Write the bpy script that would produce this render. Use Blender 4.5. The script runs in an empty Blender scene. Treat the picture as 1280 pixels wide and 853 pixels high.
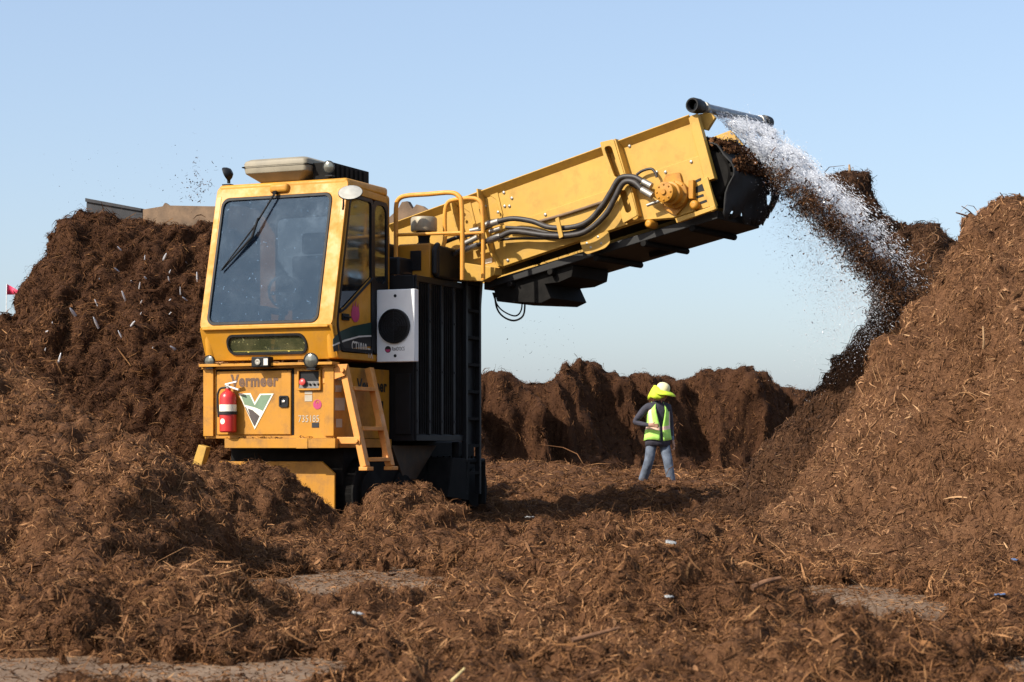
import bpy, bmesh, math, random
import numpy as np
from mathutils import Vector, Matrix

rng = np.random.default_rng(7)
random.seed(7)
S = bpy.context.scene
COL = S.collection
R = math.radians

# ------------------------------------------------------------------ camera geometry
FPX, HOR, CAMZ = 2440.0, 555.0, 0.9          # focal length in photo pixels, horizon row, eye height


def px_x(px, Y):
    return (px - 640.0) / FPX * Y


def px_z(py, Y):
    return CAMZ + (HOR - py) / FPX * Y


class Frame:
    """A vertical-axis frame standing at (ox, oy) whose x axis points (cos a, -sin a)."""
    def __init__(self, ox, oy, deg):
        self.ox, self.oy, self.a = ox, oy, R(deg)
        self.c, self.s = math.cos(self.a), math.sin(self.a)

    def on_y(self, px, py, y):               # local (x, z) of a sight line meeting the plane y = const
        dx = (px - 640.0) / FPX
        x = (dx * (self.oy + y * self.c) - self.ox - y * self.s) / (self.c + dx * self.s)
        return x, px_z(py, self.oy - x * self.s + y * self.c)

    def on_x(self, px, py, x):               # local (y, z) on the plane x = const
        dx = (px - 640.0) / FPX
        y = (dx * (self.oy - x * self.s) - self.ox - x * self.c) / (self.s - dx * self.c)
        return y, px_z(py, self.oy - x * self.s + y * self.c)


# ------------------------------------------------------------------ noise
_perm = np.random.default_rng(3).permutation(256).astype(np.int32)
_perm = np.concatenate([_perm, _perm, _perm])
_ang = np.random.default_rng(4).normal(size=(256, 3)).astype(np.float32)
_ang /= np.linalg.norm(_ang, axis=1)[:, None]


def perlin(P):
    P = P.astype(np.float32)
    I = np.floor(P).astype(np.int32)
    F = P - I
    I &= 255
    U = F * F * F * (F * (F * 6 - 15) + 10)
    out = 0
    acc = {}
    for dx in (0, 1):
        hx = _perm[I[:, 0] + dx]
        wx = U[:, 0] if dx else 1 - U[:, 0]
        for dy in (0, 1):
            hy = _perm[hx + I[:, 1] + dy]
            wy = (U[:, 1] if dy else 1 - U[:, 1]) * wx
            for dz in (0, 1):
                h = _perm[hy + I[:, 2] + dz]
                g = _ang[h]
                d = g[:, 0] * (F[:, 0] - dx) + g[:, 1] * (F[:, 1] - dy) + g[:, 2] * (F[:, 2] - dz)
                out = out + d * wy * (U[:, 2] if dz else 1 - U[:, 2])
    return out * 1.4


def fbm(P, octs=3):
    o, a, s = 0, 1.0, 1.0
    for k in range(octs):
        o = o + a * perlin(P * s + 17.3 * k)
        a *= .5; s *= 2.03
    return o


def n2(X, Y, scale, seed=0.0, octs=2):
    sh = X.shape
    P = np.stack([X.ravel() / scale, Y.ravel() / scale, np.full(X.size, seed)], 1)
    return fbm(P, octs).reshape(sh)


def sstep(a, b, x):
    t = np.clip((x - a) / (b - a), 0, 1)
    return t * t * (3 - 2 * t)


# ------------------------------------------------------------------ object helpers
def setp(o, label=None, cat=None, group=None, kind=None):
    if label: o['label'] = label
    if cat: o['category'] = cat
    if group: o['group'] = group
    if kind: o['kind'] = kind
    return o


def empty(name, loc=(0, 0, 0), rz=0.0, parent=None):
    o = bpy.data.objects.new(name, None)
    COL.objects.link(o)
    o.empty_display_size = .2
    o.location = loc
    o.rotation_euler = (0, 0, rz)
    o.parent = parent
    return o


def np_mesh(name, V, F, mats, smooth=False, midx=None):
    """V (n,3) array; F (m,k) int array with a constant k."""
    me = bpy.data.meshes.new(name)
    V = np.ascontiguousarray(V, dtype=np.float32)
    F = np.ascontiguousarray(F, dtype=np.int32)
    m, k = F.shape
    me.vertices.add(len(V)); me.vertices.foreach_set('co', V.ravel())
    me.loops.add(m * k); me.loops.foreach_set('vertex_index', F.ravel())
    me.polygons.add(m)
    me.polygons.foreach_set('loop_start', np.arange(0, m * k, k, dtype=np.int32))
    me.polygons.foreach_set('use_smooth', np.full(m, smooth, dtype=bool))
    if midx is not None:
        me.polygons.foreach_set('material_index', np.ascontiguousarray(midx, dtype=np.int32))
    for mt in (mats if isinstance(mats, (list, tuple)) else [mats]):
        me.materials.append(mt)
    me.update(calc_edges=True)
    return me


def link(name, me, parent=None):
    o = bpy.data.objects.new(name, me)
    COL.objects.link(o)
    o.parent = parent
    return o


class MB:
    """Collects shapes into one mesh."""
    def __init__(self):
        self.v, self.f, self.m, self.sm = [], [], [], []
        self.mi = 0

    def add(self, vs, fs, smooth=False):
        b = len(self.v)
        self.v += [tuple(map(float, p)) for p in vs]
        for f in fs:
            self.f.append([b + i for i in f]); self.m.append(self.mi); self.sm.append(smooth)
        return self

    def box(self, x0, x1, y0, y1, z0, z1):
        x0, x1 = min(x0, x1), max(x0, x1); y0, y1 = min(y0, y1), max(y0, y1); z0, z1 = min(z0, z1), max(z0, z1)
        vs = [(x, y, z) for z in (z0, z1) for y in (y0, y1) for x in (x0, x1)]
        return self.add(vs, [(0, 2, 3, 1), (4, 5, 7, 6), (0, 1, 5, 4), (2, 6, 7, 3), (0, 4, 6, 2), (1, 3, 7, 5)])

    def hexa(self, a, b):                    # two quads of 4 points joined
        vs = list(a) + list(b)
        return self.add(vs, [(3, 2, 1, 0), (4, 5, 6, 7), (0, 1, 5, 4), (1, 2, 6, 5), (2, 3, 7, 6), (3, 0, 4, 7)])

    def prism(self, poly, fn, d0, d1):
        """poly: 2D outline; fn(u, v, d) -> 3D point."""
        n = len(poly)
        vs = [fn(u, v, d0) for u, v in poly] + [fn(u, v, d1) for u, v in poly]
        fs = [tuple(range(n))[::-1], tuple(range(n, 2 * n))]
        fs += [(i, (i + 1) % n, n + (i + 1) % n, n + i) for i in range(n)]
        return self.add(vs, fs)

    def ring(self, outer, inner, fn, d0, d1, smooth=False):
        n = len(outer)
        vs = []
        for lp, d in ((outer, d0), (inner, d0), (outer, d1), (inner, d1)):
            vs += [fn(u, v, d) for u, v in lp]
        fs = []
        for i in range(n):
            j = (i + 1) % n
            fs += [(i, j, n + j, n + i), (2 * n + j, 2 * n + i, 3 * n + i, 3 * n + j),
                   (j, i, 2 * n + i, 2 * n + j), (n + i, n + j, 3 * n + j, 3 * n + i)]
        return self.add(vs, fs, smooth)

    def tube(self, path, r, n=10, caps=True, smooth=True):
        path = [Vector(p) for p in path]
        rs = r if isinstance(r, (list, tuple)) else [r] * len(path)
        vs, fs = [], []
        up = None
        for i, p in enumerate(path):
            if i == 0: t = path[1] - p
            elif i == len(path) - 1: t = p - path[i - 1]
            else: t = (path[i + 1] - p).normalized() + (p - path[i - 1]).normalized()
            t.normalize()
            if up is None:
                up = t.orthogonal().normalized()
            else:
                up = (up - t * up.dot(t))
                up = up.normalized() if up.length > 1e-6 else t.orthogonal().normalized()
            sd = t.cross(up)
            for k in range(n):
                a = 2 * math.pi * k / n
                vs.append(p + (up * math.cos(a) + sd * math.sin(a)) * rs[i])
        for i in range(len(path) - 1):
            for k in range(n):
                k2 = (k + 1) % n
                fs.append((i * n + k, i * n + k2, (i + 1) * n + k2, (i + 1) * n + k))
        self.add(vs, fs, smooth)
        if caps:
            b = len(self.v) - len(vs)
            for base, rev in ((b, True), (b + (len(path) - 1) * n, False)):
                loop = list(range(base, base + n))
                self.f.append(loop[::-1] if rev else loop); self.m.append(self.mi); self.sm.append(False)
        return self

    def cyl(self, p0, p1, r0, r1=None, n=20):
        return self.tube([p0, p1], [r0, r0 if r1 is None else r1], n)

    def lathe(self, c, axis, prof, n=24, smooth=True):
        """prof: list of (radius, distance along the axis)."""
        c, ax = Vector(c), Vector(axis).normalized()
        u = ax.orthogonal().normalized(); w = ax.cross(u)
        vs, fs = [], []
        for r, h in prof:
            for k in range(n):
                a = 2 * math.pi * k / n
                vs.append(c + ax * h + (u * math.cos(a) + w * math.sin(a)) * max(r, 1e-4))
        for i in range(len(prof) - 1):
            for k in range(n):
                k2 = (k + 1) % n
                fs.append((i * n + k, i * n + k2, (i + 1) * n + k2, (i + 1) * n + k))
        return self.add(vs, fs, smooth)

    def ball(self, c, r, sc=(1, 1, 1), n=14):
        prof = [(math.sin(math.pi * i / 10), -math.cos(math.pi * i / 10)) for i in range(11)]
        b = len(self.v)
        self.lathe((0, 0, 0), (0, 0, 1), prof, n)
        for i in range(b, len(self.v)):
            x, y, z = self.v[i]
            self.v[i] = (c[0] + x * r * sc[0], c[1] + y * r * sc[1], c[2] + z * r * sc[2])
        return self

    def build(self, name, mats, parent=None, bevel=0.0, seg=2, fixn=True):
        me = bpy.data.meshes.new(name)
        me.from_pydata(self.v, [], self.f)
        for mt in (mats if isinstance(mats, (list, tuple)) else [mats]):
            me.materials.append(mt)
        for p, m, s in zip(me.polygons, self.m, self.sm):
            p.material_index = m; p.use_smooth = s
        if fixn:
            bm = bmesh.new(); bm.from_mesh(me)
            bmesh.ops.recalc_face_normals(bm, faces=bm.faces)
            bm.to_mesh(me); bm.free()
        me.set_sharp_from_angle(angle=R(38))
        me.update()
        o = link(name, me, parent)
        if bevel:
            md = o.modifiers.new('Bevel', 'BEVEL')
            md.width = bevel; md.segments = seg; md.limit_method = 'ANGLE'; md.angle_limit = R(40)
            md.harden_normals = False
        return o


def rrect(u0, u1, v0, v1, r, k=5):
    """Rounded rectangle outline, 4*(k+1) points."""
    pts = []
    for cu, cv, a0 in ((u1 - r, v1 - r, 0), (u0 + r, v1 - r, 90), (u0 + r, v0 + r, 180), (u1 - r, v0 + r, 270)):
        for i in range(k + 1):
            a = R(a0 + 90 * i / k)
            pts.append((cu + r * math.cos(a), cv + r * math.sin(a)))
    return pts


def rpoly(pts, r, k=5):
    """Round the corners of a polygon; r may be one number or a list."""
    out = []
    n = len(pts)
    for i in range(n):
        p, a, b = Vector(pts[i]), Vector(pts[i - 1]), Vector(pts[(i + 1) % n])
        rr = r[i] if isinstance(r, (list, tuple)) else r
        da, db = (a - p), (b - p)
        l = min(rr, da.length * .48, db.length * .48)
        pa, pb = p + da.normalized() * l, p + db.normalized() * l
        for j in range(k + 1):
            t = j / k
            q = pa * (1 - t) ** 2 + p * 2 * t * (1 - t) + pb * t ** 2
            out.append((q.x, q.y))
    return out


def smooth_path(pts, n=6):
    """Catmull-Rom through 3D points."""
    P = [Vector(p) for p in pts]
    P = [P[0] * 2 - P[1]] + P + [P[-1] * 2 - P[-2]]
    out = []
    for i in range(1, len(P) - 2):
        for j in range(n):
            t = j / n
            a, b, c, d = P[i - 1], P[i], P[i + 1], P[i + 2]
            out.append(.5 * ((2 * b) + (c - a) * t + (2 * a - 5 * b + 4 * c - d) * t * t + (3 * b - a - 3 * c + d) * t ** 3))
    out.append(P[-2])
    return out


def text_mesh(name, body, mat, parent, origin, ex, ez, w, h, depth=.0012, bold=0.0):
    """Lettering as a mesh that fills w x h, standing at origin (lower left) along ex (reading) and ez (up)."""
    cu = bpy.data.curves.new(name, 'FONT')
    cu.body = body; cu.size = 1; cu.offset = bold; cu.extrude = .02; cu.resolution_u = 3; cu.space_character = 1.0 + bold * 2.2
    tmp = bpy.data.objects.new(name + '_tmp', cu)
    COL.objects.link(tmp)
    dg = bpy.context.evaluated_depsgraph_get()
    me = bpy.data.meshes.new_from_object(tmp.evaluated_get(dg))
    bpy.data.objects.remove(tmp)
    n = len(me.vertices)
    V = np.empty(n * 3, np.float32); me.vertices.foreach_get('co', V); V = V.reshape(-1, 3)
    lo, hi = V.min(0), V.max(0)
    V = (V - lo) / np.maximum(hi - lo, 1e-6)
    ex, ez = np.array(Vector(ex).normalized()), np.array(Vector(ez).normalized())
    en = np.cross(ex, ez)
    W = np.array(origin)[None] + V[:, :1] * w * ex + V[:, 1:2] * h * ez + V[:, 2:3] * depth * en
    me.vertices.foreach_set('co', W.astype(np.float32).ravel())
    me.materials.clear(); me.materials.append(mat)
    me.update()
    return link(name, me, parent)


# ------------------------------------------------------------------ materials
def nt(name):
    m = bpy.data.materials.new(name)
    m.use_nodes = True
    return m, m.node_tree.nodes, m.node_tree.links, m.node_tree.nodes['Principled BSDF']


def plain(name, col, rough=.5, metal=0.0, spec=.5, var=.12, vscale=9.0, bump=0.0, bscale=40.0, alpha=1.0):
    """Solid colour with slight mottling and roughness variation."""
    m, N, L, P = nt(name)
    tc = N.new('ShaderNodeTexCoord')
    no = N.new('ShaderNodeTexNoise'); no.inputs['Scale'].default_value = vscale; no.inputs['Detail'].default_value = 6
    L.new(tc.outputs['Object'], no.inputs['Vector'])
    rp = N.new('ShaderNodeValToRGB')
    rp.color_ramp.elements[0].position = .3; rp.color_ramp.elements[1].position = .7
    rp.color_ramp.elements[0].color = (*[c * (1 - var) for c in col], 1)
    rp.color_ramp.elements[1].color = (*[min(1, c * (1 + var)) for c in col], 1)
    L.new(no.outputs[0], rp.inputs[0]); L.new(rp.outputs[0], P.inputs['Base Color'])
    mr = N.new('ShaderNodeMapRange'); mr.inputs['To Min'].default_value = max(0, rough - .08); mr.inputs['To Max'].default_value = min(1, rough + .1)
    L.new(no.outputs[0], mr.inputs['Value']); L.new(mr.outputs[0], P.inputs['Roughness'])
    P.inputs['Metallic'].default_value = metal
    P.inputs['Specular IOR Level'].default_value = spec
    P.inputs['Alpha'].default_value = alpha
    if bump:
        b = N.new('ShaderNodeTexNoise'); b.inputs['Scale'].default_value = bscale; b.inputs['Detail'].default_value = 4
        L.new(tc.outputs['Object'], b.inputs['Vector'])
        bp = N.new('ShaderNodeBump'); bp.inputs['Strength'].default_value = bump; bp.inputs['Distance'].default_value = .01
        L.new(b.outputs[0], bp.inputs['Height']); L.new(bp.outputs[0], P.inputs['Normal'])
    return m


def paint(name, col, dirt=(.16, .09, .045), amount=.5, rough=.42, streak=True):
    """Machine enamel with settled dust, scuffs and vertical streaks."""
    m, N, L, P = nt(name)
    tc = N.new('ShaderNodeTexCoord')

    def noise(scale, det=8, vec=None, rg=.6):
        n = N.new('ShaderNodeTexNoise'); n.inputs['Scale'].default_value = scale; n.inputs['Detail'].default_value = det
        n.inputs['Roughness'].default_value = rg
        L.new(vec or tc.outputs['Object'], n.inputs['Vector'])
        return n.outputs[0]

    def ramp(src, a, b, lo=0.0, hi=1.0):
        r = N.new('ShaderNodeMapRange'); r.inputs['From Min'].default_value = a; r.inputs['From Max'].default_value = b
        r.inputs['To Min'].default_value = lo; r.inputs['To Max'].default_value = hi
        L.new(src, r.inputs['Value'])
        return r.outputs[0]

    def mix(fac, a, b, mode='MIX'):
        x = N.new('ShaderNodeMix'); x.data_type = 'RGBA'; x.blend_type = mode
        if hasattr(fac, 'is_linked'): L.new(fac, x.inputs[0])
        else: x.inputs[0].default_value = fac
        for s, i in ((a, 6), (b, 7)):
            if hasattr(s, 'is_linked'): L.new(s, x.inputs[i])
            else: x.inputs[i].default_value = (*s, 1)
        return x.outputs[2]
    base = mix(ramp(noise(2.2, 3), .3, .7), [c * .9 for c in col], [min(1, c * 1.08) for c in col])
    if streak:
        mp = N.new('ShaderNodeMapping'); mp.inputs['Scale'].default_value = (14, 14, 1.1)
        L.new(tc.outputs['Object'], mp.inputs['Vector'])
        base = mix(ramp(noise(1.0, 5, mp.outputs[0]), .55, .78, 0, amount * .7), base, [c * .55 + d * .35 for c, d in zip(col, dirt)])
    base = mix(ramp(noise(5.0, 9, rg=.7), .5, .78, 0, amount), base, dirt)
    base = mix(ramp(noise(60.0, 3), .66, .72, 0, amount * .8), base, [d * .8 for d in dirt])
    L.new(base, P.inputs['Base Color'])
    L.new(ramp(noise(5.0, 9, rg=.7), .4, .75, rough, .85), P.inputs['Roughness'])
    P.inputs['Specular IOR Level'].default_value = .4
    bp = N.new('ShaderNodeBump'); bp.inputs['Strength'].default_value = .08; bp.inputs['Distance'].default_value = .01
    L.new(noise(6, 3), bp.inputs['Height']); L.new(bp.outputs[0], P.inputs['Normal'])
    return m


def mulch_ground(name, dark, mid, light):
    """Packed shredded compost between the loose shreds."""
    m, N, L, P = nt(name)
    tc = N.new('ShaderNodeTexCoord')
    n1 = N.new('ShaderNodeTexNoise'); n1.inputs['Scale'].default_value = 3.0; n1.inputs['Detail'].default_value = 10; n1.inputs['Roughness'].default_value = .72
    n2_ = N.new('ShaderNodeTexNoise'); n2_.inputs['Scale'].default_value = 55.0; n2_.inputs['Detail'].default_value = 4; n2_.inputs['Distortion'].default_value = 1.2
    for n in (n1, n2_): L.new(tc.outputs['Object'], n.inputs['Vector'])
    ad = N.new('ShaderNodeMath'); ad.operation = 'MULTIPLY_ADD'; ad.inputs[1].default_value = .5
    mu = N.new('ShaderNodeMath'); mu.operation = 'MULTIPLY'; mu.inputs[1].default_value = .5
    L.new(n2_.outputs[0], mu.inputs[0]); L.new(n1.outputs[0], ad.inputs[0]); L.new(mu.outputs[0], ad.inputs[2])
    rp = N.new('ShaderNodeValToRGB'); cr = rp.color_ramp
    cr.elements[0].position = .32; cr.elements[0].color = (*dark, 1)
    cr.elements[1].position = .72; cr.elements[1].color = (*light, 1)
    e = cr.elements.new(.5); e.color = (*mid, 1)
    L.new(ad.outputs[0], rp.inputs[0]); L.new(rp.outputs[0], P.inputs['Base Color'])
    P.inputs['Roughness'].default_value = .95; P.inputs['Specular IOR Level'].default_value = .15
    bp = N.new('ShaderNodeBump'); bp.inputs['Strength'].default_value = .9; bp.inputs['Distance'].default_value = .02
    L.new(ad.outputs[0], bp.inputs['Height']); L.new(bp.outputs[0], P.inputs['Normal'])
    return m


def shred_mat(name, stops, rough=.85):
    """Loose shreds: every piece its own shade."""
    m, N, L, P = nt(name)
    g = N.new('ShaderNodeNewGeometry')
    rp = N.new('ShaderNodeValToRGB'); cr = rp.color_ramp
    cr.elements[0].position = stops[0][0]; cr.elements[0].color = (*stops[0][1], 1)
    cr.elements[1].position = stops[-1][0]; cr.elements[1].color = (*stops[-1][1], 1)
    for p, c in stops[1:-1]:
        e = cr.elements.new(p); e.color = (*c, 1)
    tc = N.new('ShaderNodeTexCoord'); no = N.new('ShaderNodeTexNoise'); no.inputs['Scale'].default_value = 1.1; no.inputs['Detail'].default_value = 7; no.inputs['Roughness'].default_value = .62
    L.new(tc.outputs['Object'], no.inputs['Vector'])
    a1 = N.new('ShaderNodeMath'); a1.operation = 'MULTIPLY_ADD'; a1.inputs[1].default_value = 1.6; a1.inputs[2].default_value = -.8
    L.new(no.outputs[0], a1.inputs[0])
    a2 = N.new('ShaderNodeMath'); a2.operation = 'ADD'; a2.use_clamp = True
    L.new(g.outputs['Random Per Island'], a2.inputs[0]); L.new(a1.outputs[0], a2.inputs[1])
    L.new(a2.outputs[0], rp.inputs[0]); L.new(rp.outputs[0], P.inputs['Base Color'])
    P.inputs['Roughness'].default_value = max(rough, .65); P.inputs['Specular IOR Level'].default_value = .1
    return m
# ------------------------------------------------------------------ world light and camera
SUN_AZ, SUN_EL = 35.0, 38.0                  # azimuth: towards the left and behind the camera
sx, sy = -math.cos(R(SUN_AZ)), -math.sin(R(SUN_AZ))
world = bpy.data.worlds.new('World'); S.world = world
world.use_nodes = True
wn, wl = world.node_tree.nodes, world.node_tree.links
sky = wn.new('ShaderNodeTexSky'); sky.sky_type = 'NISHITA'; sky.sun_disc = False
sky.sun_elevation = R(SUN_EL); sky.sun_rotation = math.atan2(sx, sy)
sky.altitude = 0; sky.air_density = 1.0; sky.dust_density = 2.0; sky.ozone_density = 1.0
bg = wn['Background']; bg.inputs[1].default_value = .084
veil = wn.new('ShaderNodeMix'); veil.data_type = 'RGBA'; veil.blend_type = 'ADD'; veil.inputs[0].default_value = 1.0   # thin dry haze over the whole sky
veil.inputs[7].default_value = (1.38, 1.75, 2.45, 1)
wl.new(sky.outputs[0], veil.inputs[6]); wl.new(veil.outputs[2], bg.inputs[0])

sl = bpy.data.lights.new('sun', 'SUN'); sl.energy = 4.4; sl.angle = R(.55); sl.color = (1, .94, .84)
so = bpy.data.objects.new('sun', sl); COL.objects.link(so)
so.rotation_euler = Vector((-sx * math.cos(R(SUN_EL)), -sy * math.cos(R(SUN_EL)), -math.sin(R(SUN_EL)))).to_track_quat('-Z', 'Y').to_euler()
so.location = (-8, -4, 12)

cd = bpy.data.cameras.new('camera'); cam = bpy.data.objects.new('camera', cd); COL.objects.link(cam)
cam.location = (0, 0, CAMZ); cam.rotation_euler = (R(90), 0, 0)
cd.sensor_width = 36; cd.lens = FPX / 1280 * 36; cd.shift_y = (HOR - 426.5) / 1280
cd.clip_start = .1; cd.clip_end = 6000
cd.dof.use_dof = True; cd.dof.focus_distance = 21.0; cd.dof.aperture_fstop = 7.0
S.camera = cam
S.view_settings.view_transform = 'Standard'; S.view_settings.look = 'None'
S.view_settings.gamma = 1; S.view_settings.exposure = 0.63; S.view_settings.use_curve_mapping = False
S.render.engine = 'CYCLES'
S.cycles.max_bounces = 6; S.cycles.transparent_max_bounces = 12; S.cycles.use_denoising = True

# ------------------------------------------------------------------ the yard floor
def yard_material():
    m, N, L, P = nt('worn pavement')
    tc = N.new('ShaderNodeTexCoord')
    a = N.new('ShaderNodeTexNoise'); a.inputs['Scale'].default_value = 1.3; a.inputs['Detail'].default_value = 10; a.inputs['Roughness'].default_value = .7
    b = N.new('ShaderNodeTexNoise'); b.inputs['Scale'].default_value = 30; b.inputs['Detail'].default_value = 6
    for n in (a, b): L.new(tc.outputs['Object'], n.inputs['Vector'])
    ra = N.new('ShaderNodeValToRGB'); ra.color_ramp.elements[0].position = .38; ra.color_ramp.elements[1].position = .66
    ra.color_ramp.elements[0].color = (.13, .078, .044, 1); ra.color_ramp.elements[1].color = (.25, .168, .105, 1)
    L.new(a.outputs[0], ra.inputs[0])
    mx = N.new('ShaderNodeMix'); mx.data_type = 'RGBA'; mx.blend_type = 'MULTIPLY'; mx.inputs[0].default_value = .5
    rb = N.new('ShaderNodeValToRGB'); rb.color_ramp.elements[0].position = .35; rb.color_ramp.elements[1].position = .6
    rb.color_ramp.elements[0].color = (.45, .4, .36, 1); rb.color_ramp.elements[1].color = (1, 1, 1, 1)
    L.new(b.outputs[0], rb.inputs[0]); L.new(ra.outputs[0], mx.inputs[6]); L.new(rb.outputs[0], mx.inputs[7])
    L.new(mx.outputs[2], P.inputs['Base Color'])
    P.inputs['Roughness'].default_value = .9; P.inputs['Specular IOR Level'].default_value = .25
    bp = N.new('ShaderNodeBump'); bp.inputs['Strength'].default_value = .5; bp.inputs['Distance'].default_value = .01
    L.new(b.outputs[0], bp.inputs['Height']); L.new(bp.outputs[0], P.inputs['Normal'])
    return m


g = MB(); g.add([(-2500, -400, 0), (2500, -400, 0), (2500, 4000, 0), (-2500, 4000, 0)], [(0, 1, 2, 3)])
setp(g.build('ground', yard_material()), kind='structure')

# ------------------------------------------------------------------ compost surfaces
def crest_fun(pts):
    """pts: (px, py, Y) along the skyline of a heap -> Yc(X), Zc(X)."""
    X = np.array([px_x(p, y) for p, _, y in pts]); Y = np.array([y for *_, y in pts], float)
    Z = np.array([px_z(q, y) for _, q, y in pts])
    o = np.argsort(X); X, Y, Z = X[o], Y[o], Z[o]
    return lambda x: (np.interp(x, X, Y), np.interp(x, X, Z))


def heap(pts, front, back, r=.35, toe=None):
    cf = crest_fun(pts)

    def h(X, Y):
        yc, zc = cf(X)
        yc = yc + .25 * n2(X, Y * 0, .9, 5.0)
        d = yc - Y
        fr = np.sqrt(np.maximum(d, 0) ** 2 + r * r) - r
        z = zc - np.where(d > 0, fr * front, (np.sqrt(d * d + r * r) - r) * back)
        if toe:                                # flatter toe below height toe[0]
            z = np.where((d > 0) & (z < toe[0]), toe[0] - (toe[0] - z) * toe[1], z)
        return z
    return h


h_digface = heap([(-260, 520, 23.5), (-120, 455, 23.6), (-20, 405, 23.7), (26, 384, 23.8), (46, 330, 23.8), (64, 296, 23.9), (85, 276, 24), (110, 265, 24), (150, 271, 24),
                  (200, 273, 24), (265, 275, 24), (330, 300, 24.2), (420, 420, 24.6), (470, 540, 24.8)], 1.15, 1.1, .3, (.9, .6))
h_bank = heap([(-500, 470, 14.6), (-260, 455, 14.9), (-100, 445, 15.2), (0, 449, 15.35), (40, 464, 15.15), (80, 497, 14.46), (130, 522, 14.0), (200, 550, 13.6), (250, 590, 13.6), (285, 650, 13.4), (315, 730, 13.2), (350, 790, 13)],
              .36, .9, .2)
h_foot = heap([(120, 640, 18), (170, 600, 18.2), (215, 584, 18.4), (250, 578, 18.6), (300, 574, 18.8), (345, 586, 18.9), (385, 610, 18.9), (425, 640, 19), (465, 618, 19.3), (495, 603, 19.6), (530, 598, 19.9), (556, 610, 20.0), (575, 632, 20),
               (590, 650, 19.8), (625, 685, 19.8), (680, 700, 19.8)], .38, .6, .25)


def h_front(X, Y):
    return np.maximum(h_bank(X, Y), h_foot(X, Y))


h_mound = heap([(-260, 745, 8.9), (-120, 735, 8.95), (0, 728, 9.0), (60, 712, 9.0), (130, 702, 9.05), (250, 714, 9.1), (330, 730, 9.2), (368, 762, 9.2), (392, 815, 9.2), (430, 850, 9.2)], .46, .16, .12)
h_right = heap([(1700, 60, 15.2), (1500, 130, 15.6), (1280, 242, 15.9), (1235, 263, 16), (1206, 272, 16), (1186, 322, 16), (1150, 376, 16), (1105, 427, 15.9), (1060, 502, 15.7),
                (1010, 580, 15.4), (960, 660, 14.8), (900, 700, 14), (840, 730, 13)], .74, .9, .25, (.45, .4))
h_wet = heap([(800, 700, 22.2), (860, 665, 22.2), (890, 640, 22.2), (920, 605, 22.2), (965, 545, 22.2), (1010, 494, 22.2), (1048, 452, 22.2), (1078, 416, 22.2), (1096, 372, 22.2), (1112, 330, 22.2), (1130, 298, 22.2),
              (1160, 280, 22.2), (1184, 296, 22.2), (1230, 340, 22.2), (1300, 420, 22.2), (1400, 560, 22.2)], .95, .9, .2, (.5, .6))
h_windrow = heap([(380, 470, 36.98), (520, 468, 38.90), (600, 466, 40.00), (620, 463, 40.27), (660, 472, 40.83), (690, 471, 41.24), (705, 456, 41.44), (725, 446, 41.72), (752, 457, 42.09), (776, 471, 42.42), (800, 466, 42.75),
                  (830, 469, 43.16), (855, 471, 43.51), (875, 458, 43.78), (902, 463, 44.15), (932, 461, 44.56), (960, 471, 44.95), (1000, 490, 45.50), (1040, 497, 46.05), (1150, 500, 47.56), (1300, 490, 49.62)], 1.9, .7, .6, (.7, .4))

PATCH = [(-2.3, 7.2, 1.75, .95), (-1.02, 12.1, .62, 1.9), (1.85, 10.8, .55, 1.5), (2.5, 7.6, .7, .7), (1.0, 10.9, .3, .5), (-.78, 7.7, .25, .4)]


def h_ground(X, Y):
    z = .11 + .075 * n2(X, Y, 1.7, 1.0) + .045 * n2(X, Y, .55, 2.0)
    for cx, cy, rx, fr, bk, h in ((.72, 8.9, .62, .45, 1.3, .27), (.25, 12.8, .7, .5, 1.5, .16), (1.0, 13.4, .9, .6, 1.6, .15), (2.9, 9.4, .7, .5, 1.2, .15), (-3.2, 12.0, .9, .5, 1.2, .15)):
        dy = (Y - cy) / np.where(Y < cy, fr, bk)
        z = z + h * np.exp(-(((X - cx) / rx) ** 2 + dy ** 2) ** 1.4)
    z = z - .10 * np.exp(-((X - .4) / 1.8) ** 2 - ((Y - 20.5) / 3.0) ** 2)
    z = z + .18 * np.exp(-((X - 1.1) / .5) ** 2 - ((Y - 7.0) / .5) ** 2) + .1 * np.exp(-((X + .1) / .5) ** 2 - ((Y - 6.8) / .4) ** 2)
    for cx, cy, rx, ry in PATCH:
        d = ((X - cx) / rx) ** 2 + ((Y - cy) / ry) ** 2 + .75 * n2(X, Y, .22, 8.0, 3) + .5 * n2(X, Y, .7, 12.0)
        z = z - (.5 + .2 * (z > .2)) * (1 - sstep(.5, 1.5, d))
    # further back the shreds lie thicker
    z = z + .20 * sstep(20.5, 27, Y) + .30 * np.exp(-((X - .2) / 1.5) ** 2 - ((Y - 33) / 2.0) ** 2) + .02 * np.exp(-((X - 2.3) / 1.3) ** 2 - ((Y - 29.2) / .8) ** 2)
    z = z - .22 * np.exp(-((X - 2.4) / 1.0) ** 2 - ((Y - 31.6) / .9) ** 2)
    return z


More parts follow.
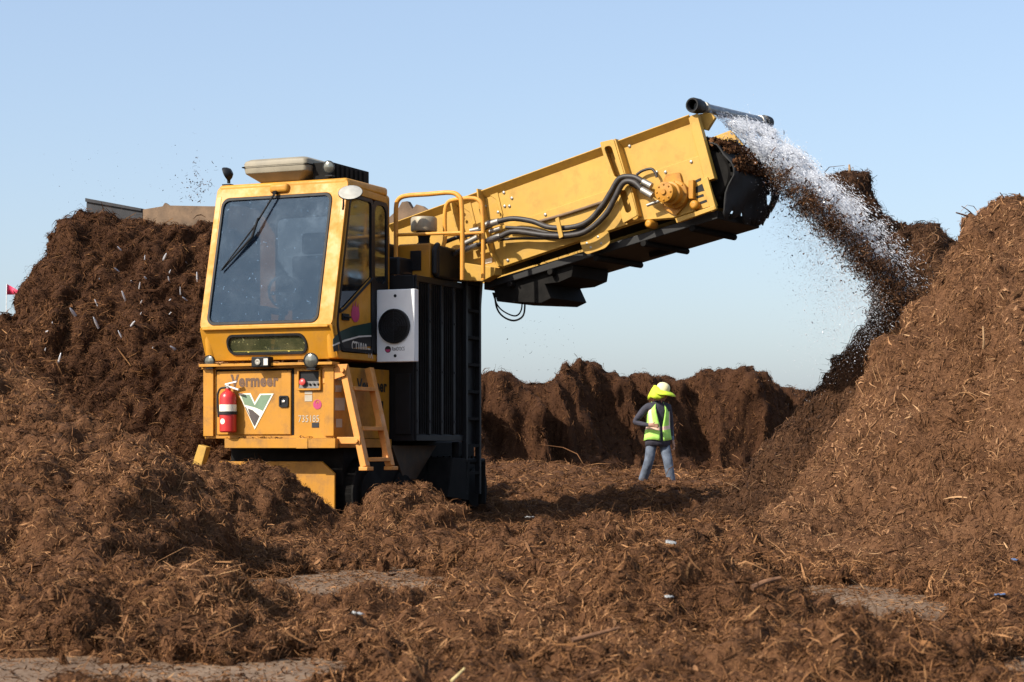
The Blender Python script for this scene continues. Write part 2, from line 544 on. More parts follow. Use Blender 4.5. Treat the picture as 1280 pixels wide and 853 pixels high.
class Surf:
    def __init__(self):
        self.V, self.T = [], []
        self.nv = 0

    def addgrid(self, xs, ys, hf, amps, keep=-.02, jitter=.3):
        X, Y = np.meshgrid(xs, ys)
        Z = hf(X, Y)
        gx = np.gradient(Z, axis=1) / np.gradient(X, axis=1); gy = np.gradient(Z, axis=0) / np.gradient(Y, axis=0)
        N = np.stack([-gx, -gy, np.ones_like(Z)], -1).reshape(-1, 3); N /= np.linalg.norm(N, axis=1)[:, None]
        P = np.stack([X, Y, Z], -1).reshape(-1, 3)
        P = self.rough(P, N, amps)
        nx, ny = len(xs), len(ys)
        I = np.arange(nx * ny).reshape(ny, nx)
        Q = np.stack([I[:-1, :-1], I[:-1, 1:], I[1:, 1:], I[1:, :-1]], -1).reshape(-1, 4)
        Q = Q[P[Q][:, :, 2].max(1) > keep]
        self.push(P, np.concatenate([Q[:, [0, 1, 2]], Q[:, [0, 2, 3]]]))
        return self

    def rough(self, P, N, amps):
        d = np.zeros(len(P))
        Pw = P + .06 * np.stack([perlin(P / .2 + 40), perlin(P / .2 + 80), perlin(P / .2 + 120)], 1)
        for kind, sc, am in amps:
            if kind == 'soft': d += am * perlin(Pw / sc + sc * 31)
            elif kind == 'lump': d += am * (np.abs(perlin(Pw / sc + sc * 53)) * 2.6 - .8)
            elif kind == 'pit': d -= am * np.clip(perlin(Pw / sc + sc * 77) - .28, 0, 1) * 3
            elif kind == 'ridge': d += am * (.5 - np.abs(perlin(Pw / sc + sc * 91)) * 2)
        return P + N * d[:, None]

    def push(self, P, T):
        used = np.unique(T)
        mp = np.full(len(P), -1); mp[used] = np.arange(len(used))
        self.V.append(P[used]); self.T.append(mp[T] + self.nv); self.nv += len(used)

    def arrays(self):
        return np.concatenate(self.V), np.concatenate(self.T)


def scatter(V, T, dens, cone=.36, zmin=-.01):
    """Random points on triangles; dens(C) = pieces per square metre. Keeps to a wide cone that holds the view and its neighbours."""
    A, B, C = V[T[:, 0]], V[T[:, 1]], V[T[:, 2]]
    cr = np.cross(B - A, C - A); ar = np.linalg.norm(cr, axis=1) * .5
    ce = (A + B + C) / 3
    w = ar * dens(ce) * (np.abs(ce[:, 0]) < cone * ce[:, 1] + 1.1) * (ce[:, 2] > zmin)
    n = int(w.sum())
    idx = rng.choice(len(T), n, p=w / w.sum())
    u, v = rng.random(n), rng.random(n)
    fl = u + v > 1; u[fl], v[fl] = 1 - u[fl], 1 - v[fl]
    P = A[idx] + (B - A)[idx] * u[:, None] + (C - A)[idx] * v[:, None]
    Nn = cr[idx] / np.maximum(2 * ar[idx], 1e-9)[:, None]
    Nn[Nn[:, 2] < -.2] *= -1
    return P, Nn


def shreds(P, Nn, ln, wd, tilt=.35, bend=.25, lift=.25, down=0.0, thick=False):
    """Curled strips (or three-sided splinters). ln, wd: arrays of lengths and widths."""
    n = len(P)
    r = rng.normal(size=(n, 3))
    if down: r[:, 2] -= down
    t = r - Nn * (r * Nn).sum(1)[:, None]
    t /= np.linalg.norm(t, axis=1)[:, None] + 1e-9
    t = t + Nn * np.abs(rng.normal(size=n) * tilt)[:, None]
    t /= np.linalg.norm(t, axis=1)[:, None]
    b = np.cross(t, Nn); b /= np.linalg.norm(b, axis=1)[:, None] + 1e-9
    q = np.cross(b, t)
    K = 4
    ph = rng.uniform(-1.2, 1.2, n); tw = rng.normal(size=n) * .9
    bd = rng.normal(size=n) * bend; bs = rng.normal(size=n) * bend
    k = 3 if thick else 2
    out = np.empty((n, K, k, 3), np.float32)
    lf = (lift * ln * np.abs(rng.normal(size=n)) * .35)
    prof = [.55, 1, .95, .35]
    for i in range(K):
        s = i / (K - 1) - .5
        c = P + t * (ln * s)[:, None] + q * (ln * bd * (.25 - s * s) + lf)[:, None] + b * (ln * bs * (.25 - s * s) * 1.5)[:, None]
        a = ph + tw * s
        for j in range(k):
            if thick:
                aa = a + 2 * np.pi * j / 3
                o = b * np.cos(aa)[:, None] + q * (np.sin(aa) * .6)[:, None]
            else:
                o = (b * np.cos(a)[:, None] + q * np.sin(a)[:, None]) * (1 if j else -1)
            out[:, i, j] = c + o * (wd * .5 * prof[i])[:, None]
    base = (np.arange(n) * K * k)[:, None, None]
    F = []
    for i in range(K - 1):
        for j in range(k if thick else 1):
            j2 = (j + 1) % k
            F.append([i * k + j, i * k + j2, (i + 1) * k + j2, (i + 1) * k + j])
    F = (np.array(F)[None] + base).reshape(-1, 4)
    return out.reshape(-1, 3), F


def merge(parts):
    V, F, o = [], [], 0
    for v, f in parts:
        V.append(v); F.append(f + o); o += len(v)
    return np.concatenate(V), np.concatenate(F)


def cover(V, T, dens, size, tan=.02, parent=None, mats=None, name='loose_shreds', down=0.0, tilt=.35):
    """The shreds lying on a heap: fine fibres, chips and splinters."""
    parts = []
    P, Nn = scatter(V, T, lambda c: dens(c) * 2.3)
    n = len(P); s = size(P) * np.exp(.38 * n2(P[:, 0] + .7 * P[:, 2], P[:, 1] - .7 * P[:, 2], .45, 14.0, 3))
    ln = s * rng.lognormal(0, .55, n) * .037; wd = np.minimum(s * rng.lognormal(0, .45, n) * .0034, ln * .35)
    fine = shreds(P, Nn, ln, wd, tilt, .7, .35, down)
    P, Nn = scatter(V, T, lambda c: dens(c) * .3)
    n = len(P); s = size(P) * np.exp(.5 * n2(P[:, 0] + .7 * P[:, 2], P[:, 1] - .7 * P[:, 2], .5, 15.0, 3))
    ln = s * rng.lognormal(0, .45, n) * .032; wd = np.minimum(s * rng.lognormal(0, .5, n) * .0088, ln * .55)
    chips = shreds(P, Nn, ln, wd, tilt * .8, .15, .3, down, True)
    P, Nn = scatter(V, T, lambda c: dens(c) * tan)
    n = len(P); s = size(P)
    ln = s * rng.lognormal(0, .5, n) * .068; wd = np.minimum(s * rng.lognormal(0, .4, n) * .0068, ln * .2)
    spl = shreds(P, Nn, ln, wd, tilt * .7, .12, .3, down, True)
    Vv, F = merge([fine, chips, spl])
    mi = np.concatenate([np.full(len(fine[1]), 0), np.full(len(chips[1]), 1), np.full(len(spl[1]), 2)])
    return link(name, np_mesh(name, Vv, F, mats, False, mi), parent)


M_STRAW = mulch_ground('straw coloured compost', (0.0298, 0.0133, 0.0066), (0.0972, 0.0446, 0.0202), (0.1870, 0.0938, 0.0452))
M_DRY = mulch_ground('dry compost', (0.0279, 0.0120, 0.0057), (0.0910, 0.0402, 0.0173), (0.1749, 0.0847, 0.0388))
M_DIG = mulch_ground('damp dug compost', (0.0199, 0.0078, 0.0036), (0.0499, 0.0209, 0.0093), (0.0906, 0.0404, 0.0171))
M_WET = mulch_ground('wet compost', (.016, .0075, .004), (.054, .025, .012), (.10, .048, .022))
SH_DRY = [shred_mat('dry fibres', [(0, (0.0350, 0.0147, 0.0060)), (.45, (0.1108, 0.0501, 0.0214)), (.85, (0.2099, 0.0979, 0.0388)), (1, (0.3498, 0.1796, 0.0796))]),
          shred_mat('dry chips', [(0, (0.0350, 0.0147, 0.0066)), (.6, (0.1224, 0.0566, 0.0245)), (1, (0.2565, 0.1283, 0.0592))]),
          shred_mat('pale splinters', [(0, (0.0933, 0.0435, 0.0184)), (.6, (0.2099, 0.1055, 0.0439)), (1, (0.3964, 0.2229, 0.1022))])]
SH_STRAW = [shred_mat('straw fibres', [(0, (0.0412, 0.0184, 0.0084)), (.45, (0.1303, 0.0626, 0.0294)), (.85, (0.2469, 0.1225, 0.0534)), (1, (0.4114, 0.2248, 0.1096))]),
          shred_mat('straw chips', [(0, (0.0412, 0.0184, 0.0091)), (.6, (0.1441, 0.0708, 0.0338)), (1, (0.3017, 0.1606, 0.0815))]),
          shred_mat('straw splinters', [(0, (0.1097, 0.0544, 0.0253)), (.6, (0.2469, 0.1321, 0.0604)), (1, (0.4662, 0.2791, 0.1405))])]
SH_DIG = [shred_mat('damp fibres', [(0, (0.0254, 0.0093, 0.0039)), (.5, (0.0634, 0.0264, 0.0105)), (.9, (0.1133, 0.0505, 0.0198)), (1, (0.1813, 0.0854, 0.0362))]),
          shred_mat('damp chips', [(0, (0.0254, 0.0093, 0.0046)), (.6, (0.0679, 0.0295, 0.0119)), (1, (0.1359, 0.0621, 0.0263))]),
          shred_mat('damp splinters', [(0, (0.0634, 0.0272, 0.0099)), (.6, (0.1541, 0.0698, 0.0263)), (1, (0.2991, 0.1552, 0.0658))])]
SH_WET = [shred_mat('wet fibres', [(0, (.018, .0085, .0045)), (.5, (.066, .031, .0145)), (.9, (.125, .061, .028)), (1, (.19, .10, .05))], .65),
          shred_mat('wet chips', [(0, (.018, .0085, .0045)), (.6, (.066, .031, .015)), (1, (.13, .064, .03))], .65),
          shred_mat('wet splinters', [(0, (.05, .025, .012)), (.6, (.12, .062, .03)), (1, (.24, .14, .07))], .65)]

AMP_NEAR = [('soft', .55, .05), ('lump', .6, .06), ('lump', .26, .055), ('pit', .15, .075), ('pit', .34, .07), ('lump', .09, .026), ('ridge', .045, .012)]
AMP_MID = [('soft', .7, .08), ('lump', .3, .08), ('pit', .16, .08), ('pit', .45, .10), ('lump', .11, .03), ('ridge', .06, .012)]
AMP_FAR = [('soft', 1.4, .16), ('lump', .6, .09), ('pit', .42, .12), ('lump', .2, .05), ('pit', .2, .06)]


def arr(a, b, d):
    return np.arange(a, b + d * .5, d)


def make_heap(name, label, grid, hf, amps, mat, dens, size, shm, tan=.05, keep=-.02, down=0.0, extra=None, tilt=.35):
    s = Surf().addgrid(*grid, hf, amps, keep)
    if extra: s.push(*extra)
    V, T = s.arrays()
    o = link(name, np_mesh(name, V, T, mat, True))
    setp(o, label, 'compost pile')
    c = cover(V, T, dens, size, tan, o, shm, down=down, tilt=tilt)
    c['kind'] = 'stuff'
    return o, V, T


# the thin spread of shreds over the floor
s = Surf()
s.addgrid(arr(-5.2, 5.2, .017), arr(4.6, 13.6, .017), h_ground, AMP_NEAR, .003)
s.addgrid(arr(-8, 10, .036), arr(13.55, 26, .036), h_ground, AMP_NEAR, .003)
s.addgrid(arr(-10, 18, .09), arr(25.9, 46, .09), h_ground, AMP_MID[:3], .003)
V, T = s.arrays()
o = link('mulch_cover', np_mesh('mulch_cover', V, T, M_DRY, True))
setp(o, 'loose brown shredded mulch spread over the pavement', 'mulch', kind='stuff')


def dens_g(c):
    return np.interp(c[:, 1], [5, 8, 12, 18, 26, 40], [2300, 2000, 1250, 650, 260, 110])


def size_g(P):
    return np.interp(P[:, 1], [5, 9, 16, 26, 42], [.95, 1.05, 1.35, 1.9, 2.9]) * np.exp(.25 * n2(P[:, 0], P[:, 1], 1.1, 9.0))


gv, gt = V, T
fv = np.array([[-5.2, 4.6, .002], [5.2, 4.6, .002], [5.2, 14, .002], [-5.2, 14, .002]], float); ft = np.array([[0, 1, 2], [0, 2, 3]])
c = cover(fv, ft, lambda c: 330 + 0 * c[:, 0], lambda P: .95 * np.exp(.35 * n2(P[:, 0], P[:, 1], .5, 4.0)), .05, o, SH_DRY)
c['kind'] = 'stuff'
c = cover(V, T, dens_g, size_g, .018, o, SH_DRY)
c['kind'] = 'stuff'

dig, digV, digT = make_heap('compost_pile', 'tall steep dark compost face behind the yellow cab, studded with pale teeth', (arr(-9.5, -.6, .035), arr(20.2, 27, .04)), h_digface,
                            [('soft', .9, .12), ('lump', .35, .08), ('pit', .2, .10), ('pit', .4, .10), ('lump', .12, .035), ('ridge', .06, .012)],
                            M_DIG, lambda c: 850 + 0 * c[:, 0], lambda P: 1.55 + 0 * P[:, 0], SH_DIG, .03, down=.5)
make_heap('compost_pile', 'light brown compost bank sloping from the left edge down to the foot of the cab', (arr(-8, 1.2, .026), arr(11, 20.4, .03)), h_front, AMP_MID, M_DRY,
          lambda c: 1000 + 0 * c[:, 0], lambda P: 1.2 + 0 * P[:, 0], SH_DRY, .025)
make_heap('compost_pile', 'low shredded mound beside the bare pavement strip in the near left corner', (arr(-4.6, -.7, .015), arr(7.6, 11.6, .015)), h_mound, AMP_NEAR, M_DRY,
          lambda c: 2000 + 0 * c[:, 0], lambda P: 1.0 + 0 * P[:, 0], SH_DRY, .025)
make_heap('compost_pile', 'big sunlit light brown compost heap filling the right edge', (arr(.9, 8.5, .024), arr(10.4, 19.5, .026)), h_right,
          [('soft', .7, .06), ('lump', .5, .06), ('lump', .3, .05), ('pit', .15, .085), ('pit', .3, .08), ('lump', .1, .03), ('ridge', .05, .012)], M_STRAW,
          lambda c: 1150 + 0 * c[:, 0], lambda P: 1.1 + 0 * P[:, 0], SH_STRAW, .035, down=.6, tilt=.25)


def blob(balls, vox, amps):
    mb = MB()
    for px, py, Y, r in balls:
        mb.ball((px_x(px, Y), Y, px_z(py, Y)), r)
    ob = mb.build('blob_tmp', M_WET)
    md = ob.modifiers.new('r', 'REMESH'); md.mode = 'VOXEL'; md.voxel_size = vox
    me = bpy.data.meshes.new_from_object(ob.evaluated_get(bpy.context.evaluated_depsgraph_get()))
    bpy.data.objects.remove(ob)
    me.calc_loop_triangles()
    n = len(me.vertices); P = np.empty(n * 3, np.float32); me.vertices.foreach_get('co', P); P = P.reshape(-1, 3).astype(float)
    Nn = np.array([v.normal[:] for v in me.vertices])
    t = np.empty(len(me.loop_triangles) * 3, np.int32); me.loop_triangles.foreach_get('vertices', t)
    return Surf().rough(P, Nn, amps), t.reshape(-1, 3)


nub = blob([(1046, 236, 22.1, .20), (1060, 242, 22.2, .28), (1072, 270, 22.1, .28), (1085, 290, 22.2, .27), (1104, 300, 22.3, .27), (1112, 325, 22.2, .34), (1130, 310, 22.3, .28), (1150, 306, 22.3, .26),
            (1168, 315, 22.3, .22), (1120, 360, 22.2, .3), (1140, 345, 22.2, .4), (1160, 340, 22.3, .4), (1060, 258, 22.6, .25), (1092, 300, 22.7, .3), (1130, 330, 22.8, .4)], .05,
           [('soft', .4, .06), ('lump', .2, .04), ('lump', .1, .025)])
make_heap('compost_pile', 'wet dark compost pile under the water spray, with an overhanging top', (arr(1.0, 7.5, .03), arr(18.4, 25.5, .035)), h_wet,
          [('soft', .6, .06), ('lump', .25, .05), ('pit', .16, .04), ('lump', .1, .025)], M_WET,
          lambda c: 900 + 0 * c[:, 0], lambda P: 1.5 + 0 * P[:, 0], SH_WET, .04, down=.8, extra=nub)


def h_windrow2(X, Y):                        # buttressed, undercut face
    sh = X + .35 * (Y - 40)
    z = h_windrow(X, Y + .7 * n2(X, Y * 0, 3.1, 21.0) + 2.1 * (np.abs(n2(sh, Y * .45, 1.9, 23.0, 3)) - .3) + .5 * n2(X, Y, .8, 29.0))
    return z


make_heap('compost_pile', 'long dark compost windrow in the distance behind the walking worker', (arr(-7, 14, .06), arr(33.5, 54, .07)), h_windrow2, AMP_FAR, M_DIG,
          lambda c: 260 + 0 * c[:, 0], lambda P: 1.9 + 0 * P[:, 0], [SH_DIG[0], SH_DIG[1], SH_DRY[1]], .02, down=.5, tilt=.18)  # damp compost colours reused here to darken the windrow like its shaded face
# ------------------------------------------------------------------ machine materials
YEL = paint('cab enamel', (.54, .24, .017), amount=.42)
YELD = paint('dusty lower enamel', (.47, .205, .016), amount=.75)
YELB = paint('boom enamel', (.49, .28, .046), amount=.45, rough=.38)
ORG = paint('rail enamel', (.68, .29, .035), amount=.45)
STEP = paint('worn step enamel', (.66, .27, .055), amount=.6)
BLK = plain('black steel', (.007, .007, .008), .55, spec=.3, var=.3)
BLKD = plain('dusty black steel', (.009, .008, .007), .8, spec=.15, var=.5)
RUB = plain('black rubber', (.009, .0085, .008), .7, var=.4)
HOSE = plain('hydraulic hose', (.028, .022, .018), .55, var=.5, vscale=14)
STEEL = plain('fitting steel', (.34, .32, .28), .5, .8, var=.2)
CHROME = plain('bright steel', (.75, .74, .72), .22, 1.0, var=.1)
GREYM = plain('grey galvanised pipe', (.22, .24, .26), .45, .6, var=.25)
GREYP = plain('grey plate', (.032, .032, .035), .65, .0, spec=.25, var=.3)
RUST = plain('rusty plate', (.15, .095, .055), .8, .1, var=.35, vscale=6, bump=.3)
TANP = plain('sun faded plastic', (.25, .215, .15), .55, var=.14, vscale=6)
TANC = plain('brushed cleaner bowl', (.30, .25, .17), .5, .15, var=.15)
WHT = plain('white enamel', (.80, .80, .78), .4, var=.07, vscale=5)
DECW = plain('decal cream', (.80, .74, .60), .5, var=.06)
DECG = plain('decal green', (.16, .24, .145), .5, var=.12)
DECD = plain('decal dark green', (.012, .035, .028), .45, var=.2)
DECK = plain('decal charcoal', (.075, .055, .05), .5, var=.2)
DECB = plain('decal brown lettering', (.12, .06, .03), .55, var=.2)
DECM = plain('decal magenta', (.42, .035, .12), .5, var=.15)
DECGR = plain('decal grey', (.42, .36, .27), .5, var=.12)
LETK = plain('lettering black', (.012, .011, .010), .5, var=.2)
LETW = plain('lettering pale', (.62, .58, .50), .5, var=.15)
RED = plain('extinguisher red', (.52, .025, .022), .3, var=.1)
REDK = plain('knob red', (.55, .06, .05), .35, var=.1)
LENS = plain('lamp lens', (.20, .20, .17), .2, .6, var=.15, vscale=60)
SEATM = plain('seat vinyl', (.03, .03, .034), .6, var=.3)
INT = plain('cab lining', (.09, .085, .08), .7, var=.2)


def glass_mat(name, col, dust, alpha, rough=.06, ior=1.9):
    m, N, L, P = nt(name)
    tc = N.new('ShaderNodeTexCoord')
    n = N.new('ShaderNodeTexNoise'); n.inputs['Scale'].default_value = 3.5; n.inputs['Detail'].default_value = 9; n.inputs['Roughness'].default_value = .75
    L.new(tc.outputs['Object'], n.inputs['Vector'])
    r = N.new('ShaderNodeValToRGB'); r.color_ramp.elements[0].position = .42; r.color_ramp.elements[1].position = .75
    r.color_ramp.elements[0].color = (*col, 1); r.color_ramp.elements[1].color = (*dust, 1)
    L.new(n.outputs[0], r.inputs[0]); L.new(r.outputs[0], P.inputs['Base Color'])
    q = N.new('ShaderNodeMapRange'); q.inputs['From Min'].default_value = .35; q.inputs['From Max'].default_value = .75
    q.inputs['To Min'].default_value = rough; q.inputs['To Max'].default_value = rough + .18
    L.new(n.outputs[0], q.inputs['Value']); L.new(q.outputs[0], P.inputs['Roughness'])
    P.inputs['Specular Tint'].default_value = (.55, .75, 1, 1); P.inputs['IOR'].default_value = ior; P.inputs['Alpha'].default_value = alpha  # blue specular tint colours the reflections like clear sky
    sp = N.new('ShaderNodeTexNoise'); sp.inputs['Scale'].default_value = 26; sp.inputs['Detail'].default_value = 3
    L.new(tc.outputs['Object'], sp.inputs['Vector'])
    sr = N.new('ShaderNodeMapRange'); sr.inputs['From Min'].default_value = .66; sr.inputs['From Max'].default_value = .72
    L.new(sp.outputs[0], sr.inputs['Value'])
    sm = N.new('ShaderNodeMix'); sm.data_type = 'RGBA'; sm.inputs[7].default_value = (*[d * 3 for d in dust], 1)
    L.new(sr.outputs[0], sm.inputs[0]); L.new(r.outputs[0], sm.inputs[6]); L.new(sm.outputs[2], P.inputs['Base Color'])
    w = N.new('ShaderNodeTexNoise'); w.inputs['Scale'].default_value = 1.6
    L.new(tc.outputs['Object'], w.inputs['Vector'])
    bp = N.new('ShaderNodeBump'); bp.inputs['Strength'].default_value = .03; bp.inputs['Distance'].default_value = .05
    L.new(w.outputs[0], bp.inputs['Height']); L.new(bp.outputs[0], P.inputs['Normal'])
    return m


GLS = glass_mat('sky sheen windscreen', (.013, .029, .050), (.028, .046, .068), .76, rough=.03, ior=1.5)  # blue in the base colour stands in for reflected sky
GLSD = glass_mat('side glass', (.008, .008, .008), (.03, .028, .025), .86, .02, 2.1)
GLSV = glass_mat('dirty vent glass', (.05, .055, .025), (.14, .13, .06), .8, .15, 1.6)

# ------------------------------------------------------------------ the compost turner
MF = Frame(-1.844, 20.0, 24)
turner = empty('compost_turner', (MF.ox, MF.oy, 0), -MF.a)
setp(turner, 'yellow compost turner with glazed cab and long raised discharge conveyor boom', 'compost turner')


def fy(y):                                   # (u, v, d) -> on a plane y = const, d towards the viewer
    return lambda u, v, d: (u, y - d, v)


def fx(x):                                   # (y, z, d) -> on a plane x = const, d outwards
    return lambda u, v, d: (x + d, u, v)


def PY(pts, y):
    return [MF.on_y(p, q, y) for p, q in pts]


def PX(pts, x):
    return [MF.on_x(p, q, x) for p, q in pts]


# ---- cab
SL = .33 / 1.44


def wsp(u, v, d):                            # raked windscreen plane
    return (u, (v - 2.12) * SL - d * .975, v - d * .22)


def chp(u, v, d):                            # chin plane, tucked under
    return (u, (2.12 - v) * .13 / .34 - d * .93, v - d * .3)


cabm = MB()
cabm.ring(rrect(-1.6, 0, 2.10, 3.665, .07), rrect(-1.515, -.17, 2.155, 3.525, .085), wsp, 0, -.06)
cabm.ring(rrect(-1.6, 0, 1.78, 2.13, .03), rrect(-1.30, -.335, 1.835, 2.045, .09), chp, 0, -.05)
side_o = rpoly([(.135, 1.78), (.005, 2.12), (.335, 3.60), (1.27, 3.57), (1.27, 1.78)], [.03, .1, .08, .12, .05])
side_i = rpoly([(.185, 1.85), (.07, 2.13), (.375, 3.52), (1.225, 3.50), (1.225, 1.85)], [.05, .1, .09, .11, .05])
cabm.ring(side_o, side_i, fx(0), 0, -.07)
cabm.ring(side_o, side_i, fx(-1.6), 0, .07)
for x in (-.062, -1.538):                    # rounded corner posts
    cabm.tube([(x, .165, 1.80), (x, .075, 2.12), (x, .40, 3.56), (x, .47, 3.60)], .066, 14)
cabm.ring(rrect(-1.6, 0, 1.78, 3.6, .05), rrect(-1.4, -.2, 2.4, 3.4, .08), fy(1.27), 0, .05)
cabm.box(-1.56, -.04, .16, 1.25, 1.78, 1.83)
o = cabm.build('cab', YEL, turner, .006)
cab = o
rf = MB().box(-1.585, -.015, .345, 1.27, 3.575, 3.675)
rf.box(-.93, -.70, .29, .36, 3.55, 3.65)
rf.build('roof', YEL, cab, .04, 4)
sb = MB().box(-1.56, -.04, -.02, .03, 2.095, 2.125)
sb.build('sill_strip', YEL, cab, .01)
gk = MB()
gk.ring(rrect(-1.515, -.17, 2.155, 3.525, .085), rrect(-1.49, -.195, 2.18, 3.50, .075), wsp, .012, -.02)
gk.build('windscreen_seal', RUB, cab)
gl = MB().prism(rrect(-1.495, -.19, 2.175, 3.505, .075), wsp, -.008, -.016)
gl.build('windscreen', GLS, cab)
gk = MB().ring(rrect(-1.30, -.335, 1.835, 2.045, .09), rrect(-1.28, -.355, 1.855, 2.025, .08), chp, .012, -.02)
gk.build('vent_window_seal', RUB, cab)
MB().prism(rrect(-1.283, -.352, 1.852, 2.028, .08), chp, -.005, -.012).build('vent_window', GLSV, cab)
gd = MB()                                   # guard bars seen through the low window
gd.box(-1.25, -.38, .10, .12, 1.925, 1.94); gd.box(-1.07, -1.05, .10, .12, 1.86, 2.02); gd.box(-.58, -.56, .10, .12, 1.86, 2.02); gd.box(-1.25, -.38, .10, .12, 1.87, 1.885)
gd.build('floor_guard', plain('guard yellow', (.5, .4, .06), .5), cab)
wp = MB()
a0 = MF.on_y(345, 240, .3); a1 = MF.on_y(318, 283, .2); a2 = MF.on_y(275, 338, .1)
P = [wsp(a0[0], a0[1], .05), wsp(a1[0], a1[1], .06), wsp(a2[0], a2[1], .03)]
wp.tube([P[0], P[1], P[2]], [.011, .010, .006], 8)
wp.tube([Vector(P[1]) + Vector((.05, .01, .1)), Vector(P[1]) + Vector((-.02, 0, -.1)), Vector(P[2]) + Vector((.01, .012, .01))], [.012, .015, .008], 8)
wp.cyl(wsp(a0[0], a0[1], -.05), wsp(a0[0], a0[1], .07), .022)
wp.build('wiper', BLK, cab)

# door on the right side
dr = MB()
door_o = rpoly([(.195, 1.86), (.082, 2.13), (.382, 3.51), (.885, 3.50), (.885, 1.86)], [.05, .1, .08, .05, .05])
door_i = rpoly([(.225, 1.895), (.115, 2.13), (.405, 3.475), (.845, 3.465), (.845, 1.895)], [.05, .1, .08, .05, .05])
dr.ring(door_o, door_i, fx(0), .008, -.03)
dr.ring(rrect(.89, 1.225, 1.86, 3.50, .06), rrect(.925, 1.19, 2.62, 3.46, .1), fx(0), .006, -.03)
dr.tube([fx(.012)(y, z, 0) for y, z in [(.15, 2.30), (.155, 2.26), (.25, 2.30), (.86, 2.66)]], .014, 6)
door = dr.build('door', BLK, cab)
lp = [(.222, 1.895), (.115, 2.13), (.155, 2.30), (.25, 2.31), (.845, 2.67), (.845, 1.895)]
MB().prism(lp, fx(0), -.004, -.025).build('door_panel', YEL, cab, .004)
MB().prism(rpoly([(.155, 2.30), (.25, 2.31), (.845, 2.67), (.845, 3.465), (.405, 3.475)], .04), fx(0), -.008, -.016).build('door_window', GLSD, cab)
MB().prism(rrect(.92, 1.195, 2.615, 3.465, .1), fx(0), -.006, -.014).build('quarter_window', GLSD, cab)
hd = MB().box(.0, .02, .2, .34, 2.18, 2.25); hd.tube([(.02, .22, 2.215), (.045, .24, 2.215), (.045, .31, 2.215), (.02, .33, 2.215)], .012, 8)
hd.build('door_handle', BLK, cab, .004)


def decal(name, pts, fn, mat, parent, d=.004):
    return MB().prism(pts, fn, d, d - .003).build(name, mat, parent)


dk = fx(0)
decal('green_stripe', PX([(416, 424), (424, 415), (440, 408), (465, 403), (465, 419), (448, 420), (430, 425), (416, 431)], 0), dk, DECD, cab)
decal('pale_stripe', PX([(416, 431), (430, 425), (448, 420), (465, 419), (465, 421), (448, 422), (431, 427), (416, 433)], 0), dk, LETW, cab)
decal('black_stripe', PX([(416, 433), (431, 427), (448, 422), (465, 421), (465, 433), (450, 434), (432, 437), (417, 440)], 0), dk, LETK, cab, .003)
ty, tz = MF.on_x(439, 439, 0); ty2, tz2 = MF.on_x(466, 441, 0)
text_mesh('lettering', 'CT1010', LETW, cab, (.006, ty, tz + .005), (0, 1, -.06), (0, 0, 1), .33, .105, bold=.02)
text_mesh('lettering', 'TX', LETW, cab, (.006, ty + .35, tz - .055), (0, 1, -.06), (0, 0, 1), .12, .10, bold=-.005)
fl = MB()
cy, cz = MF.on_x(444, 393, 0)
fl.prism([(cy + .09 * math.cos(t), cz + .085 * math.sin(t)) for t in np.linspace(0, 2 * math.pi, 20)[:-1]], dk, .004, .001)
for k in (-1, 0, 1): fl.prism([(cy + k * .06 - .02, cz + .04), (cy + k * .06 + .02, cz + .04), (cy + k * .05 + .012, cz + .12 + .025 * (k == 0))], dk, .0045, .001)
fl.build('round_emblem', DECM, cab)

# inside the cab
st = MB()
st.box(-1.08, -.52, .55, 1.0, 2.02, 2.18); st.box(-1.06, -.54, .98, 1.12, 2.14, 2.95); st.box(-.95, -.65, 1.0, 1.1, 2.97, 3.2)
st.box(-.98, -.62, .6, .95, 1.83, 2.02); st.box(-1.17, -1.09, .6, 1.0, 2.3, 2.37); st.box(-.51, -.43, .6, 1.0, 2.3, 2.37)
st.build('seat', SEATM, cab, .05, 3)
sw = MB()
for k in range(24):
    t0, t1 = 2 * math.pi * k / 24, 2 * math.pi * (k + 1) / 24
    f = lambda t: (-.8 + .2 * math.cos(t), .42 - .12 * math.sin(t) * .5, 2.5 + .17 * math.sin(t))
    sw.tube([f(t0), f(t1)], .016, 6, False)
sw.tube([(-.8, .42, 2.5), (-.8, .25, 1.9)], .035, 8); sw.box(-.97, -.63, .41, .43, 2.48, 2.52)
sw.build('steering_wheel', BLK, cab)
for q in ((-1.5, -1.25, .2, .9, 1.83, 2.4), (-.4, -.15, .35, .9, 1.83, 2.3)): MB().box(*q).build('console', INT, cab, .03)

# ---- roof air unit, lamps, mirror
ru = MB()
secs = [(3.685, .14, .12), (3.70, .12, .10), (3.775, .015, .01), (3.85, 0, 0), (3.90, .01, .01), (3.925, .05, .05)]
lo = [[(x, y, z) for x, y in rrect(-1.26 + i, -.47 - i, .30 + j, 1.22, .05)] for z, i, j in secs]
n = len(lo[0]); vs = sum(lo, [])
fs = [(k * n + i, k * n + (i + 1) % n, (k + 1) * n + (i + 1) % n, (k + 1) * n + i) for k in range(len(lo) - 1) for i in range(n)]
fs += [tuple(range(n))[::-1], tuple(range((len(lo) - 1) * n, len(lo) * n))]
ru.add(vs, fs)
ru.build('roof_air_unit', TANP, turner, .006)
bx = MB().box(-.469, -.24, .42, 1.25, 3.68, 3.86)
bx.box(-1.25, -.2, 1.22, 1.5, 3.6, 3.72)
for k in range(7): bx.box(-.241, -.225, .5 + k * .1, .54 + k * .1, 3.70, 3.84)
bx.build('roof_duct', BLKD, turner, .02)
bx = MB().ring(rrect(-1.263, -.467, 3.835, 3.848, .003), rrect(-1.25, -.48, 3.8355, 3.8475, .003), lambda u, v, d: (u, .297 + d, v), 0, .92)
# a seam round the unit
bx.build('cover_seam', BLKD, turner)


